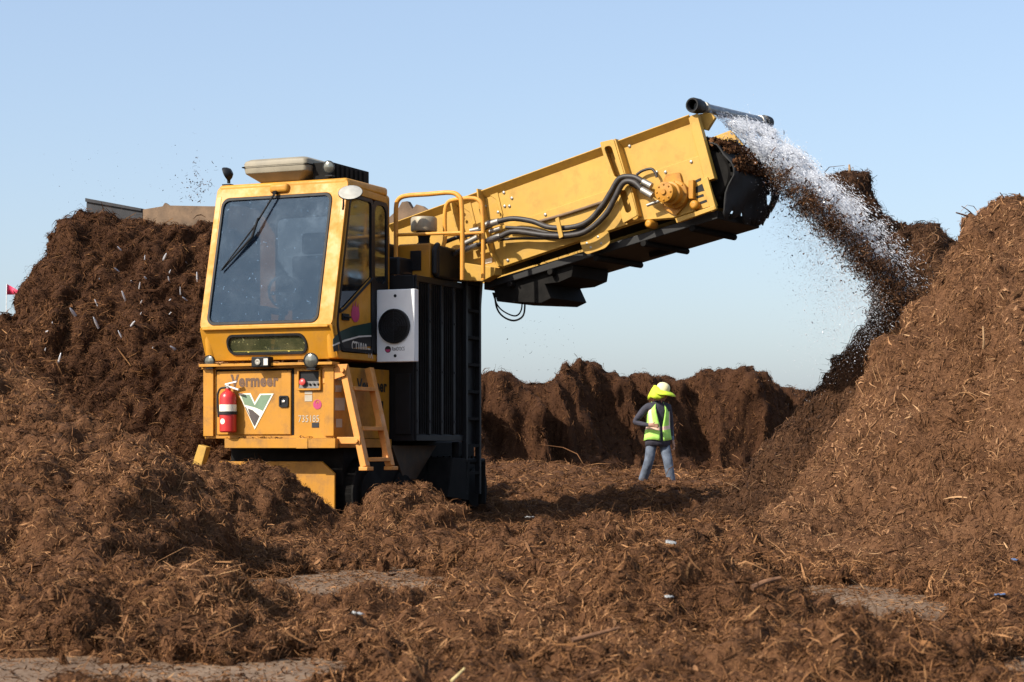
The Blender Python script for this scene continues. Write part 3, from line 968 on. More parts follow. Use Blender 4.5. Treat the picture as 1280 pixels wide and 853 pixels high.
def lamp(name, px, py, y, r, facing, body=BLK, parent=turner, post=0.0):
    x, z = MF.on_y(px, py, y)
    f = Vector(facing).normalized()
    c = Vector((x, y, z))
    m = MB().lathe(c - f * r * .9, f, [(0, 0), (r * .5, .0), (r * .85, r * .35), (r * 1.08, r * .8), (r * 1.1, r * 1.05), (r * .95, r * 1.08)], 18)
    m.cyl(c - f * r * .4 - Vector((0, 0, r * .8)), c - f * r * .4 - Vector((0, 0, r * 1.1 + post)), r * .25)
    m.box(x - r * .7, x + r * .7, y - r * .1, y + r * .9, z - r * 1.25 - post, z - r * 1.05 - post)
    b = m.build(name, body, parent)
    MB().lathe(c - f * r * .9, f, [(r * .96, r * 1.0), (r * .7, r * 1.16), (0, r * 1.24)], 18).build('lens', LENS, b)
    return b


lamp('work_lamp', 411, 209, .36, .062, (.15, -1, -.1), post=.02)
lamp('work_lamp', 283, 218, .40, .072, (-.75, -.2, -.35), post=.03)
lamp('headlight', 262, 452, .02, .062, (-.1, -1, -.1))
lamp('headlight', 389, 451, .0, .075, (.1, -1, -.1))
mr = MB()
mc = Vector((.10, .10, MF.on_x(438, 241, .10)[1])); mc.y = MF.on_x(438, 241, .10)[0]
mn = Vector((.3, -.8, .95)).normalized()
mr.lathe(mc - mn * .03, mn, [(0, 0), (.10, .005), (.128, .025), (.128, .035)], 22)
mr.tube([(-.01, mc.y + .04, 3.33), (.03, mc.y - .02, 3.36), (.03, mc.y - .02, mc.z), mc - mn * .03], .011, 8)
mro = mr.build('wing_mirror', BLK, turner)
MB().lathe(mc - mn * .03, mn, [(.124, .036), (.09, .046), (0, .054)], 22).build('mirror_glass', plain('matt pale mirror', (.42, .40, .34), .45, .2, var=.2), mro)  # matt pale grey in place of a mirror finish
x, z = MF.on_y(330, 453, .02)
cm = MB().box(x - .115, x + .095, -.05, .06, z - .055, z + .055); cmo = cm.build('camera_housing', BLK, turner, .012)
MB().box(x + .04, x + .09, -.056, -.051, z - .035, z + .035).build('camera_label', LETW, cmo)
MB().lathe((x - .03, -.05, z), (0, -1, 0), [(.03, -.004), (.032, .012), (.02, .014), (0, .010)], 16).build('lens', STEEL, cmo)

# ---- lower body
lb = MB()
lb.box(-1.6, -.03, .10, 1.32, .955, 1.70)
lb.box(-1.6, -1.475, .07, .10, .98, 1.70)
lb.box(-.135, -.025, .078, .10, .98, 1.69)
lb.box(-1.61, .0, .0, .16, 1.712, 1.742)
lb.box(-1.615, .005, .06, .10, 1.69, 1.711)
lb.box(-1.31, .02, .03, .099, .855, .955); lb.box(-.44, -.30, .022, .03, .85, .957)
lb.box(-.03, .01, .14, 1.30, .86, .95)
body = lb.build('lower_body', YELD, turner, .008)
dp = MB().box(-1.44, -.535, .082, .099, .995, 1.665)
dp.build('service_door', YELD, body, .012, 3)
gp = MB().box(-1.455, -1.44, .0975, .0995, .99, 1.67); gp.box(-.535, -.505, .0975, .0995, .99, 1.67); gp.box(-1.455, -.505, .0975, .0995, 1.665, 1.685)
gp.build('door_gap', BLKD, body)
x, z = MF.on_y(355, 502, .08)
lt = MB().ring(rrect(x - .055, x + .055, z - .06, z + .06, .02), rrect(x - .038, x + .038, z - .043, z + .043, .012), fy(.08), .014, -.001)
lt.prism(rrect(x - .038, x + .038, z - .043, z + .043, .012), fy(.08), .002, -.001)
lto = lt.build('door_latch', BLK, body)
MB().box(x - .022, x + .018, .068, .078, z - .012, z + .012).build('latch_paddle', CHROME, lto, .004)
# control pocket
x0, z0 = MF.on_y(375, 486, .098); x1, z1 = MF.on_y(400, 464, .098)
cp = MB().ring(rrect(x0 - .02, x1 + .02, z0 - .02, z1 + .02, .01), rrect(x0, x1, z0, z1, .008), fy(.099), .028, 0)
cpo = cp.build('control_pocket', YELD, turner, .004)
MB().prism(rrect(x0, x1, z0, z1, .008), fy(.098), .003, 0).build('pocket_back', BLK, cpo)
MB().add([(x0, .072, z0 + .003), (x1, .072, z0 + .003), (x1, .092, z0 + .075), (x0, .092, z0 + .075)], [(0, 1, 2, 3)]).build('switch_plate', plain('switch plate', (.10, .09, .08), .6), cpo)
MB().lathe((x0 + .055, .085, z0 + .06), (0, -1, .2), [(.018, 0), (.018, .02), (.036, .024), (.036, .04), (.02, .05), (0, .05)], 14).build('stop_knob', REDK, cpo)
for k in range(3): MB().cyl((x0 + .13 + k * .05, .08, z0 + .04), (x0 + .13 + k * .05, .06, z0 + .05), .012, n=10).build('switch', BLK, cpo)
# markings on the front
xl, zl = MF.on_y(288, 485, .08); xr, _ = MF.on_y(348, 485, .08)
text_mesh('lettering', 'Vermeer', DECB, body, (xl, .0805, zl + .005), (1, 0, 0), (0, 0, 1), xr - xl, .135, bold=.04)


def FE(pts, y=.08): return PY(pts, y)


em = MB()
def z2p(zx, zy): return (260 + zx / 10.036, 460 + zy / 10.036)
V_out = FE([z2p(*p) for p in [(385, 322), (535, 318), (588, 432), (652, 325), (826, 322), (588, 772)]])
V_in = FE([z2p(*p) for p in [(412, 340), (522, 336), (588, 470), (665, 342), (798, 338), (588, 738)]])
em.mi = 0; em.prism(V_out, fy(.08), .003, .0005)
em.mi = 1; em.prism(FE([z2p(*p) for p in [(412, 340), (522, 336), (588, 470), (665, 342), (798, 338), (690, 540), (600, 500), (460, 462)]]), fy(.08), .0045, .003)
em.mi = 2; em.prism(FE([z2p(*p) for p in [(500, 508), (560, 530), (650, 606), (588, 738), (560, 690)]]), fy(.08), .0045, .003)
em.prism(FE([z2p(*p) for p in [(462, 486), (482, 500), (586, 722), (578, 725)]]), fy(.08), .0045, .003)
em.build('arrow_emblem', [DECW, DECG, DECK], body)
x, z = MF.on_y(372, 528, .08); xr, _ = MF.on_y(398, 528, .08)
text_mesh('lettering', '735185', DECGR, body, (x, .097, z), (1, 0, 0), (0, 0, 1), xr - x, .072)
def q2p(zx, zy): return (360 + zx / 6.093, 450 + zy / 6.093)
for r, mt in (((128, 238, 185, 262), DECGR), ((128, 268, 185, 316), DECGR), ((182, 478, 236, 516), GREYP)):
    MB().prism(FE([q2p(r[0], r[1]), q2p(r[2], r[1]), q2p(r[2], r[3]), q2p(r[0], r[3])], .099), fy(.099), .003, .0005).build('sticker', mt, body)
rd = MB(); cxy = FE([q2p(224, 340)], .099)[0]
rd.ring([(cxy[0] + .05 * math.cos(t), cxy[1] + .05 * math.sin(t)) for t in np.linspace(0, 6.283, 21)[:-1]], [(cxy[0] + .02 * math.cos(t), cxy[1] + .022 + .02 * math.sin(t)) for t in np.linspace(0, 6.283, 21)[:-1]], fy(.099), .003, .0005)
rd.prism([(cxy[0] - .008, cxy[1] - .01), (cxy[0] + .008, cxy[1] - .01), (cxy[0] + .006, cxy[1] + .03), (cxy[0] - .006, cxy[1] + .03)], fy(.099), .0035, .0005)
rd.build('round_emblem', DECM, body)
# markings on the shaded side
for r in ((360, 125, 400, 150), (358, 195, 405, 245), (356, 290, 430, 385), (365, 450, 410, 515)):
    MB().prism(PX([q2p(r[0], r[1]), q2p(r[2], r[1]), q2p(r[2], r[3]), q2p(r[0], r[3])], -.03), fx(-.03), .004, .0005).build('sticker', DECGR, body)
ya, za = MF.on_x(466, 490, -.03)
text_mesh('lettering', 'Vermeer', LETK, body, (-.027, .58, za), (0, 1, 0), (0, 0, 1), .68, .135, bold=.03)
MB().prism(rrect(1.06, 1.16, 1.22, 1.36, .01), fx(-.03), .012, 0).build('door_latch', BLK, body)

# ---- bumper plate, wing, ladder
bp_ = MB().prism(PY([(276, 577), (404, 577), (420, 592), (420, 650), (262, 650), (262, 594)], .36), fy(.36), .03, 0)
bp_.build('bumper_plate', YELD, turner, .006)
MB().prism(PY([(250, 556), (260, 559), (250, 596), (239, 590)], .0), fy(0), .03, -.06).build('side_wing', YELB, turner, .006)
ldr = MB()
ya, yb = .16, .71
for y, xs_ in ((ya, 0), (yb, 0)):
    top, bot = Vector((.05, y, 1.70)), Vector((.30, y, .665))
    d = (bot - top).normalized(); w = Vector((0, .045, 0)); th = Vector((.035, 0, .008))
    ldr.hexa([top - w - th, top + w - th, top + w + th, top - w + th], [bot - w - th, bot + w - th, bot + w + th, bot - w + th])
    ldr.box(.26, .36, y - .07, y + .07, .625, .665)
lad = ldr.build('boarding_ladder', STEP, turner, .006)
for t in (.22, .62, .93):
    c = Vector((.05, 0, 1.70)).lerp(Vector((.30, 0, .665)), t)
    MB().box(c.x - .07, c.x + .05, ya + .045, yb - .045, c.z - .02, c.z + .02).build('step', STEP, lad, .004)
    if t > .5:
        MB().hexa([(c.x - .03, yb - .09, c.z + .02), (c.x + .05, yb - .09, c.z + .02), (c.x + .05, yb - .045, c.z + .02), (c.x - .03, yb - .045, c.z + .02)],
                  [(c.x - .05, yb - .055, c.z + .17), (c.x - .01, yb - .055, c.z + .17), (c.x - .01, yb - .045, c.z + .17), (c.x - .05, yb - .045, c.z + .17)]).build('step_bracket', STEP, lad)
hb = MB().hexa([(-.16, .09, 1.52), (.10, .09, 1.60), (.13, .09, 1.72), (-.17, .09, 1.71)], [(-.16, .115, 1.52), (.10, .115, 1.60), (.13, .115, 1.72), (-.17, .115, 1.71)])
hb.cyl((.08, .06, 1.655), (.08, .12, 1.655), .022)
hb.build('ladder_hinge', STEP, lad, .004)
hb = MB().box(.0, .27, .10, .125, .90, .97); hb.cyl((.235, .08, .93), (.235, .125, .93), .02)
hb.build('ladder_strut', STEP, lad, .004)

# ---- cooling unit on the cab's back corner
YC = .95
xa, za = MF.on_y(470, 453, YC); xb, zb = MF.on_y(518, 361, YC); xa = max(xa, .012)
cu = MB().box(xa, xb, YC, YC + .10, za, zb)
cuo = cu.build('cooling_unit', WHT, turner, .008)
cx, cz = MF.on_y(493.5, 408, YC)
fr = MB().lathe((cx, YC, cz), (0, -1, 0), [(.185, -.002), (.185, .03), (.172, .034), (.166, .012), (.05, .012), (.045, .022), (0, .024)], 32)
for k in range(5):
    rr = .06 + .027 * k
    pts = [(cx + rr * math.cos(t), YC - .028, cz + rr * math.sin(t)) for t in np.linspace(0, 6.2832, 29)]
    fr.tube(pts, .004, 5, False)
for k in range(4):
    t = k * math.pi / 4
    fr.tube([(cx - .175 * math.cos(t), YC - .030, cz - .175 * math.sin(t)), (cx + .175 * math.cos(t), YC - .030, cz + .175 * math.sin(t))], .004, 5)
fr.build('fan_grille', BLK, cuo)
lx, lz = MF.on_y(485, 437, YC)
lg = MB().lathe((lx, YC, lz), (0, -1, 0), [(.036, -.001), (.036, .003), (0, .003)], 20, False)
lg.mi = 1; lg.prism([(lx + .03 * math.cos(t), lz + .03 * math.sin(t)) for t in np.linspace(math.pi, 2 * math.pi, 12)], fy(YC), .005, .001)
lg.build('round_emblem', [LETK, DECM], cuo)
text_mesh('lettering', 'RaviDOCS', DECK, cuo, (lx + .05, YC - .002, lz - .015), (1, 0, 0), (0, 0, 1), .15, .04, bold=-.005)
for py in (370, 445):
    bxx, bz = MF.on_y(494, py, YC); MB().lathe((bxx, YC, bz), (0, -1, 0), [(.017, -.001), (.017, .004), (0, .006)], 12).build('cover_bolt', BLK, cuo)


# ---- radiator housing, ladder up the back, engine top
rh = MB()
XR = .25
yR = MF.on_x(583, 400, XR)[0]
rh.box(-.9, XR, 1.36, yR, .93, 2.73)
for z in (.93, 2.66): rh.box(XR, XR + .02, 1.38, yR, z, z + .07)
for y in np.linspace(1.40, yR - .06, 5): rh.box(XR, XR + .025, y - .03, y + .03, 1.0, 2.66)
rh.box(.03, .22, 1.335, 1.359, 1.0, 1.66)
rad = rh.build('radiator_housing', BLK, turner, .006)
fins = MB()
for y in np.arange(1.5, yR - .1, .055): fins.box(XR - .001, XR + .014, y - .009, y + .009, 1.01, 2.65)
fins.build('cooling_fins', BLKD, rad)
for y in np.linspace(1.40, yR - .06, 5):
    for z in (1.15, 1.7, 2.25, 2.6): MB().lathe((XR + .025, y, z), (1, 0, 0), [(.014, 0), (.014, .008), (0, .01)], 8).build('bolt', GREYP, rad)
rl = MB()
y1 = MF.on_x(584, 400, .30)[0] + .0; y2 = y1 + .36
for y in (y1, y2): rl.box(.24, .30, y - .025, y + .025, .32, 2.80)
ral = rl.build('rear_ladder', BLK, turner, .004)
for z in np.arange(.55, 2.75, .31):
    MB().box(.235, .295, y1 + .025, y2 - .025, z, z + .035).build('rung', BLKD, ral)
MB().prism(PX([(583, 351), (604, 351), (602, 380), (599, 480), (594, 556), (583, 556)], .235), fx(.235), 0, -.03).build('side_guard', BLK, turner, .004)
lg = MB().prism(PX([(566, 572), (588, 574), (586, 626), (559, 622)], .30), fx(.30), 0, -.3)
lg.tube([(.2, y1 - .1, .92), (.2, y1 - .1, .70), (.25, y2 + .15, .70), (.25, y2 + .15, .2)], .045, 10)
lg.build('support_leg', BLKD, turner, .01)
eh = MB()
eh.box(-.18, .22, 1.82, 2.3, 2.735, 3.12)
eho = eh.build('engine_cover', YELD, turner, .015)
MB().box(-.02, .11, 1.80, 1.819, 2.82, 3.04).build('cover_vent', BLK, eho, .004)
ex = MB().box(-1.1, .0, 1.5, 3.0, 2.735, 2.95); ex.box(-.55, -.2, 1.55, 2.0, 2.95, 3.12); ex.box(.225, .30, 1.86, 2.55, 2.735, 3.10)
ex.tube([(.27, 1.83, 2.76), (.27, 1.83, 3.04), (.27, 1.92, 3.12)], .035, 10)
ex.build('engine_block', BLK, turner, .03, 3)
ax, az = MF.on_y(530, 272, 2.0)
_, az2 = MF.on_y(530, 290, 2.0)
ac = MB().lathe((ax, 2.0, az2), (0, 0, 1), [(0, 0), (.14, .0), (.148, .015), (.148, az - az2 - .02), (.135, az - az2), (0, az - az2 + .006)], 28)
aco = ac.build('air_cleaner', TANC, turner)
MB().lathe((ax, 2.0, 3.08), (0, 0, 1), [(.13, 0), (.10, .04), (.065, .07), (.065, .12), (.09, az2 - 3.08)], 20).build('cleaner_neck', BLKD, aco)


def PT(pts, y): return [(x, y, z) for x, z in PY(pts, y)]


gr = MB(); 
gr.tube(smooth_path(PT([(495, 352), (495, 300), (495, 262), (498, 250), (508, 245), (535, 243), (562, 241), (573, 245), (577, 256), (578, 300), (578, 350)], 1.6), 5), .026, 12)
gr.tube(PT([(495, 294), (577, 291)], 1.6), .019, 10)
gr.build('guard_rail', ORG, turner)
gr = MB()
gr.tube(smooth_path(PT([(550, 318), (556, 300), (556, 270), (559, 255), (568, 250), (590, 248), (600, 252), (603, 264), (604, 300), (604, 350)], 2.1), 5), .024, 12)
gr.tube(PT([(556, 294), (603, 291)], 2.1), .018, 10)
gr.build('guard_rail', ORG, turner)
ch = MB().box(-1.5, -.12, .45, 3.7, .45, .93)
ch.box(-.9, -.3, 1.0, 3.5, .93, 1.4)
ch.build('chassis', BLKD, turner, .02)
for xs_ in (-1.62, -.42):
    tm = MB()
    prof = rpoly([(.55, .02), (.40, .38), (.60, .76), (3.6, .76), (3.85, .38), (3.65, .02)], .3, 6)
    tm.prism(prof, fx(xs_), .02, .40)
    pr = [Vector((a, b)) for a, b in prof]
    for i, p in enumerate(pr):
        q = pr[(i + 1) % len(pr)]
        L_ = (q - p).length
        for k in range(max(1, int(L_ / .16))):
            c = p.lerp(q, (k + .5) / max(1, int(L_ / .16)))
            t = (q - p).normalized(); nn = Vector((t.y, -t.x))
            tm.prism([tuple(c - t * .03), tuple(c + t * .03), tuple(c + t * .02 + nn * .04), tuple(c - t * .02 + nn * .04)], fx(xs_), 0, .42)
    tro = tm.build('crawler_track', BLKD, turner)
    for y in (.85, 1.6, 2.3, 3.0, 3.45): MB().lathe((xs_ + .40, y, .38), (1, 0, 0), [(.0, .0), (.24, .0), (.24, .03), (.12, .05), (.06, .07), (0, .07)], 20).build('road_wheel', BLKD, tro)
MB().prism(PX([(490, 557), (546, 557), (520, 600), (505, 600)], .02), fx(.02), 0, -.06).build('hub_plate', plain('shade browned plate', (.05, .03, .014), .7, var=.4), turner, .006)  # yellowish plate; the shade on it is put into the dark brown colour
# rusty plate standing up behind the cab
MB().prism(PY([(484, 276), (499, 262), (504, 253), (511, 252), (517, 262), (522, 256), (529, 258), (552, 275), (552, 310), (484, 310)], 3.6), fy(3.6), .04, -.05).build('hopper_plate', RUST, turner, .006)

# ---- elevating face
ef = MB()
ef.mi = 0; ef.prism(PY([(108, 250), (178, 263), (178, 300), (108, 300)], 4.05), fy(4.05), 0, -.05)
ef.prism(PY([(108, 248), (178, 261), (178, 264.5), (108, 252.5)], 4.05), fy(4.05), .03, -.05)
ef.mi = 1; ef.prism(PY([(178.5, 262), (203, 258), (206, 253.5), (211, 257), (262, 258), (330, 258), (330, 310), (178.5, 310)], 4.0), fy(4.0), 0, -.05)
efo = ef.build('elevating_face', [GREYP, RUST], turner, .004)
Tpx = [(155, 320), (183, 318), (206, 318), (242, 317), (149, 333), (178, 332), (201, 334), (237, 329), (128, 347), (159, 347), (190, 346), (217, 347), (246, 345), (166, 360), (225, 358), (180, 372), (206, 373),
       (234, 371), (116, 376), (153, 374), (93, 391), (74, 404), (214, 388), (179, 387), (166, 404), (143, 416), (52, 416), (62, 437), (72, 447), (183, 430), (211, 430), (201, 457), (211, 475), (120, 405), (100, 425)]


def first_hit(px, py):                       # nearest displaced vertex of the dug face along the sight line
    d = np.array([(px - 640) / FPX, 1, (HOR - py) / FPX]); d /= np.linalg.norm(d)
    q = digV - np.array([0, 0, CAMZ]); t = q @ d
    off = np.linalg.norm(q - t[:, None] * d, axis=1)
    ok = off < .07
    return digV[ok][np.argmin(t[ok])] if ok.any() else None


MFi = Matrix.Rotation(MF.a, 3, 'Z')
tooth_me = None
for px, py in Tpx:
    h = first_hit(px, py)
    if h is None: continue
    p = MFi @ (Vector(h) - Vector((MF.ox, MF.oy, 0)))
    if tooth_me is None:
        tm = MB(); tm.lathe((0, 0, 0), (0, -1, .9), [(.032, -.12), (.034, .03), (.03, .07), (.012, .15), (0, .16)], 8); to = tm.build('tooth', plain('worn tooth steel', (.62, .62, .64), .3, .35, var=.2), efo)
        tooth_me = to.data
    else:
        to = link('tooth', tooth_me, efo)
    to.location = p + Vector((random.uniform(-.05, .05), random.uniform(-.02, .07), random.uniform(-.06, .06))); sc = random.uniform(.35, .7); to.scale = (sc * .6, sc * .85, sc * .85)
    to.rotation_euler = (random.uniform(-.5, .6), random.uniform(-.4, .4), random.uniform(-.6, .6) - MF.a * -1)

# ------------------------------------------------------------------ conveyor boom
CF = Frame(-1.39, 22.6, 32)
bl = MFi @ Vector((CF.ox - MF.ox, CF.oy - MF.oy, 0))


def BP(pts, w=0.0): return [CF.on_y(p, q, w) for p, q in pts]
def fw(w): return lambda u, v, d: (u, w - d, v)


wall = BP([(486, 284), (534, 266), (680, 211), (864, 146), (884, 225), (896, 257), (843, 274), (802, 277), (763, 290), (727, 302), (627, 336), (605, 350), (560, 352), (490, 335)])
bm_ = MB().prism(wall, fw(0), 0, -.035)
boom = bm_.build('conveyor_boom', YELB, turner, .004)
boom.location = bl; boom.rotation_euler = (0, 0, -(CF.a - MF.a))
WT = 1.2
# lower side channel, standing proud
MB().prism(BP([(600, 292), (665, 271), (762, 238), (823, 213), (876, 195), (884, 225), (896, 257), (843, 273), (802, 276), (763, 289), (627, 335), (605, 349)]), fw(0), .035, .0005).build('side_channel', YELB, boom, .006)
tl = MB()
(s0, z0), (s1, z1) = BP([(490, 282), (865, 145.5)])
tl.hexa([(s0, -.075, z0), (s1, -.075, z1), (s1, -.068, z1 + .01), (s0, -.068, z0 + .01)], [(s0, -.002, z0 - .075), (s1, -.002, z1 - .075), (s1, .004, z1 - .07), (s0, .004, z0 - .07)])
tl.build('top_flange', YELB, boom, .003)
far = [(s, z) for s, z in wall[:4]]
far[3] = CF.on_y(913, 163, WT)
fe = [CF.on_y(*p, WT) for p in [(936, 189), (936, 205), (905, 230)]]
fb = [(s, z) for s, z in wall[6:]]
MB().prism(far + fe + fb, fw(WT), 0, -.035).build('far_wall', YELB, boom, .004)
# belt on rollers inside the trough, return run and frame below
(sa, za), (sb_, zb) = BP([(560, 332), (893, 222)])
bt = MB()
bt.hexa([(sa, .05, za), (sb_, .05, zb), (sb_, WT - .05, zb), (sa, WT - .05, za)], [(sa, .05, za - .03), (sb_, .05, zb - .03), (sb_, WT - .05, zb - .03), (sa, WT - .05, za - .03)])
(sa, za), (sb_, zb) = BP([(600, 352), (893, 262)])
bt.hexa([(sa, .08, za), (sb_, .08, zb), (sb_, WT - .08, zb), (sa, WT - .08, za)], [(sa, .08, za - .09), (sb_, .08, zb - .09), (sb_, WT - .08, zb - .09), (sa, WT - .08, za - .09)])
bt.build('conveyor_belt', RUB, boom, .01)
uf = MB()
uf.prism(BP([(606, 352), (700, 322), (708, 331), (706, 345), (690, 352), (672, 354), (680, 372), (668, 378), (612, 376)]), fw(.15), 0, -.8)
for f_ in (.12, .3, .5, .7, .9):
    s = sa + (sb_ - sa) * f_; z = za + (zb - za) * f_
    uf.cyl((s, .06, z - .115), (s, WT - .1, z - .115), .035, n=14)
uf.prism(BP([(806, 300), (840, 288), (842, 310), (836, 316), (812, 322)], .7), fw(.7), 0, -.04)
uf.build('underframe', BLKD, boom, .006)
# head drum and the worn rubber skirt hanging from it
hs, hz = CF.on_y(934, 233, WT - .1)
dm = MB().lathe((hs, .10, hz), (0, 1, 0), [(0, 0), (.25, 0), (.27, .02), (.27, WT - .22), (.25, WT - .2), (0, WT - .2)], 28)
for k in range(18):
    t = 2 * math.pi * k / 18
    c = Vector((hs + .28 * math.cos(t), 0, hz + .28 * math.sin(t)))
    dm.cyl((c.x, .12, c.z), (c.x, WT - .12, c.z), .022, n=6)
dm.build('head_drum', BLKD, boom)
sk = MB()
NW, NH = 26, 14
rs = random.Random(4)
grid = {}
for i in range(NW + 1):
    for j in range(NH + 1):
        w = .03 + (WT - .03) * i / NW; t = j / NH
        a = 1.5 - 2.75 * t
        rr = .335 + .02 * math.sin(w * 9 + j) + .01 * rs.uniform(-1, 1)
        s = hs + rr * math.cos(a) if a > -.5 else hs + rr * math.cos(-.5) - (-.5 - a) * .10
        z = hz + rr * math.sin(a) if a > -.5 else hz + rr * math.sin(-.5) - (-.5 - a) * .38
        if j == NH: z += .03 * rs.uniform(-1, 1)
        grid[i, j] = (s, w, z)
ids = {}
vs = []
for k, p in grid.items(): ids[k] = len(vs); vs.append(p)
holes = {(21, 9), (22, 9), (21, 10), (22, 10), (22, 11), (14, 6), (15, 6), (13, 6), (23, 12), (3, 13), (4, 13), (10, 13), (25, 12), (24, 13), (25, 13)}
fs = [(ids[i, j], ids[i + 1, j], ids[i + 1, j + 1], ids[i, j + 1]) for i in range(NW) for j in range(NH) if (i, j) not in holes]
sk.add(vs, fs)
so_ = sk.build('rubber_skirt', RUB, boom)
md = so_.modifiers.new('Solid', 'SOLIDIFY'); md.thickness = .016
# end frame
ep = MB().prism(BP([(863, 147), (874, 143), (896, 224), (884, 228)]), fw(-.005), .05, -.03)
ep.prism(BP([(880, 226), (888, 222), (899, 262), (893, 266)]), fw(-.03), .045, 0)
ep.prism(BP([(848, 274), (897, 258), (898, 263), (850, 280)]), fw(-.03), .05, 0)
ep.build('end_frame', YELB, boom, .005)
for q in ([(867, 228), (878, 223), (879, 226), (868, 231)], [(869, 236), (884, 228), (886, 238), (872, 242)], [(872, 246), (881, 243), (882, 246), (873, 249)], [(874, 254), (885, 250), (886, 253), (875, 257)]):
    MB().prism(BP(q), fw(-.035), .002, -.0).build('slot_shade', BLK, boom)  # black plates on the surface, painted shade of open slots


def fin(px0, px1, w0, w1, t=.02, n=1):
    """A plate standing out from the wall along a line of photo points."""
    (a, b), (c, d) = BP([px0, px1])
    e = Vector((c - a, d - b)).normalized(); nn = Vector((-e.y, e.x)) * t
    return [(a, w0, b), (c, w0, d), (c + nn.x, w0, d + nn.y), (a + nn.x, w0, b + nn.y)], [(a, w1, b), (c, w1, d), (c + nn.x, w1, d + nn.y), (a + nn.x, w1, b + nn.y)]


br = MB()
for p, q in (((757, 180), (772, 232)), ((774, 176), (789, 226)), ((775, 235), (786, 280)), ((793, 230), (803, 272))): br.hexa(*fin(p, q, 0, -.12, .018))
for q, h in (([(757, 180), (774, 176), (790, 228), (772, 233)], [(762, 186), (771, 184), (783, 222), (776, 224)]), ([(775, 235), (793, 230), (804, 271), (786, 281)], [(781, 241), (789, 239), (797, 265), (790, 269)])):
    br.ring(rpoly(BP(q), .02), rpoly(BP(h), .05), fw(0), .13, .112)
br.build('channel_post', YELB, boom, .005)
for pts in ([(603, 238), (606, 262), (613, 292), (620, 318), (630, 335)], [(570, 254), (573, 270), (577, 285), (584, 310)]):
    hb = MB()
    for a, b in zip(pts, pts[1:]): hb.hexa(*fin(a, b, 0.0, -.13, .02))
    q0, q1 = pts[0], pts[1]
    hb.prism(BP([q0, (q0[0] + 18, q0[1] - 4), (q0[0] + 26, q0[1] + 30), (q0[0] + 24, q0[1] + 38), (q0[0] + 18, q0[1] + 12), (q0[0] + 8, q0[1] + 5)]), fw(-.002), .01, 0)
    hb.build('horn_bracket', YELB, boom, .004)
MB().prism(rpoly(BP([(727, 301), (763, 289), (765.5, 304), (759, 311), (736, 319), (731, 314)]), .03), fw(-.035), .012, 0).build('mount_tab', YELB, boom, .003)
for px, py in [(640, 231), (640, 248), (630, 241), (631, 258), (637, 258), (625, 266), (684, 269), (733, 252), (823, 216), (787, 183), (637, 326), (736, 305), (750, 297), (754, 305), (741, 310), (878, 186), (880, 193), (884, 214), (866, 203), (834, 216), (612, 278), (607, 258), (579, 265), (582, 274), (846, 221), (893, 250)]:
    s, z = CF.on_y(px, py, 0); MB().lathe((s, -.036 if (py > 260 or px > 820) else -.0, z), (0, -1, 0), [(.017, -.001), (.017, .010), (.010, .014), (0, .014)], 8).build('bolt', STEEL, boom)
# drive motor
ms, mz = CF.on_y(846, 244, -.06)
mo = MB().prism(rpoly(BP([(836, 219), (853, 216), (862, 255), (848, 271), (833, 262), (828, 240)]), .03), fw(-.036), .035, 0)
mo.lathe((ms, -.07, mz), (0, -1, 0), [(.15, 0), (.15, .05), (.115, .07), (.115, .13), (.125, .135), (.125, .165), (.10, .17), (.10, .26), (.108, .262), (.108, .285), (.09, .292), (0, .292)], 26)
mo.lathe((ms, -.36, mz), (0, -1, 0), [(.03, 0), (.03, .02), (0, .02)], 12)
for k in range(8):
    t = k * math.pi / 4; mo.lathe((ms + .13 * math.cos(t), -.12, mz + .13 * math.sin(t)), (0, -1, 0), [(.014, 0), (.014, .016), (0, .018)], 8)
    mo.lathe((ms + .08 * math.cos(t), -.36, mz + .08 * math.sin(t)), (0, -1, 0), [(.011, 0), (.011, .012), (0, .014)], 8)
mo.build('drive_motor', YELD, boom, .004)
be = MB()
s, z = CF.on_y(866, 240, -.05); be.box(s - .03, s + .03, -.10, -.036, z - .08, z + .12)
s, z = CF.on_y(870, 257, -.05); be.lathe((s, -.035, z), (0, -1, 0), [(.05, 0), (.05, .07), (.03, .09), (0, .09)], 18)
be.build('bearing_block', YELD, boom, .008)
be = MB(); s, z = CF.on_y(812, 280, -.05); be.lathe((s, .06, z), (0, -1, 0), [(.045, 0), (.045, .13), (.03, .15), (0, .15)], 18)
be.build('bearing_block', YELD, boom, .008)
MB().tube([(*CF.on_y(809, 257, -.15)[:1], -.15, CF.on_y(809, 257, -.15)[1]), (CF.on_y(830, 249, -.15)[0], -.15, CF.on_y(830, 249, -.15)[1])], .018, 10).build('drain_pipe', STEEL, boom)


def bpath(pts, w):
    w = w if isinstance(w, (list, tuple)) else [w] * len(pts)
    out = []
    for (p, q), ww in zip(pts, w):
        s, z = CF.on_y(p, q, ww); out.append((s, ww, z))
    return smooth_path(out, 5)


def zz(l): return [(560 + a / 4.56, 200 + b / 4.56) for a, b in l]


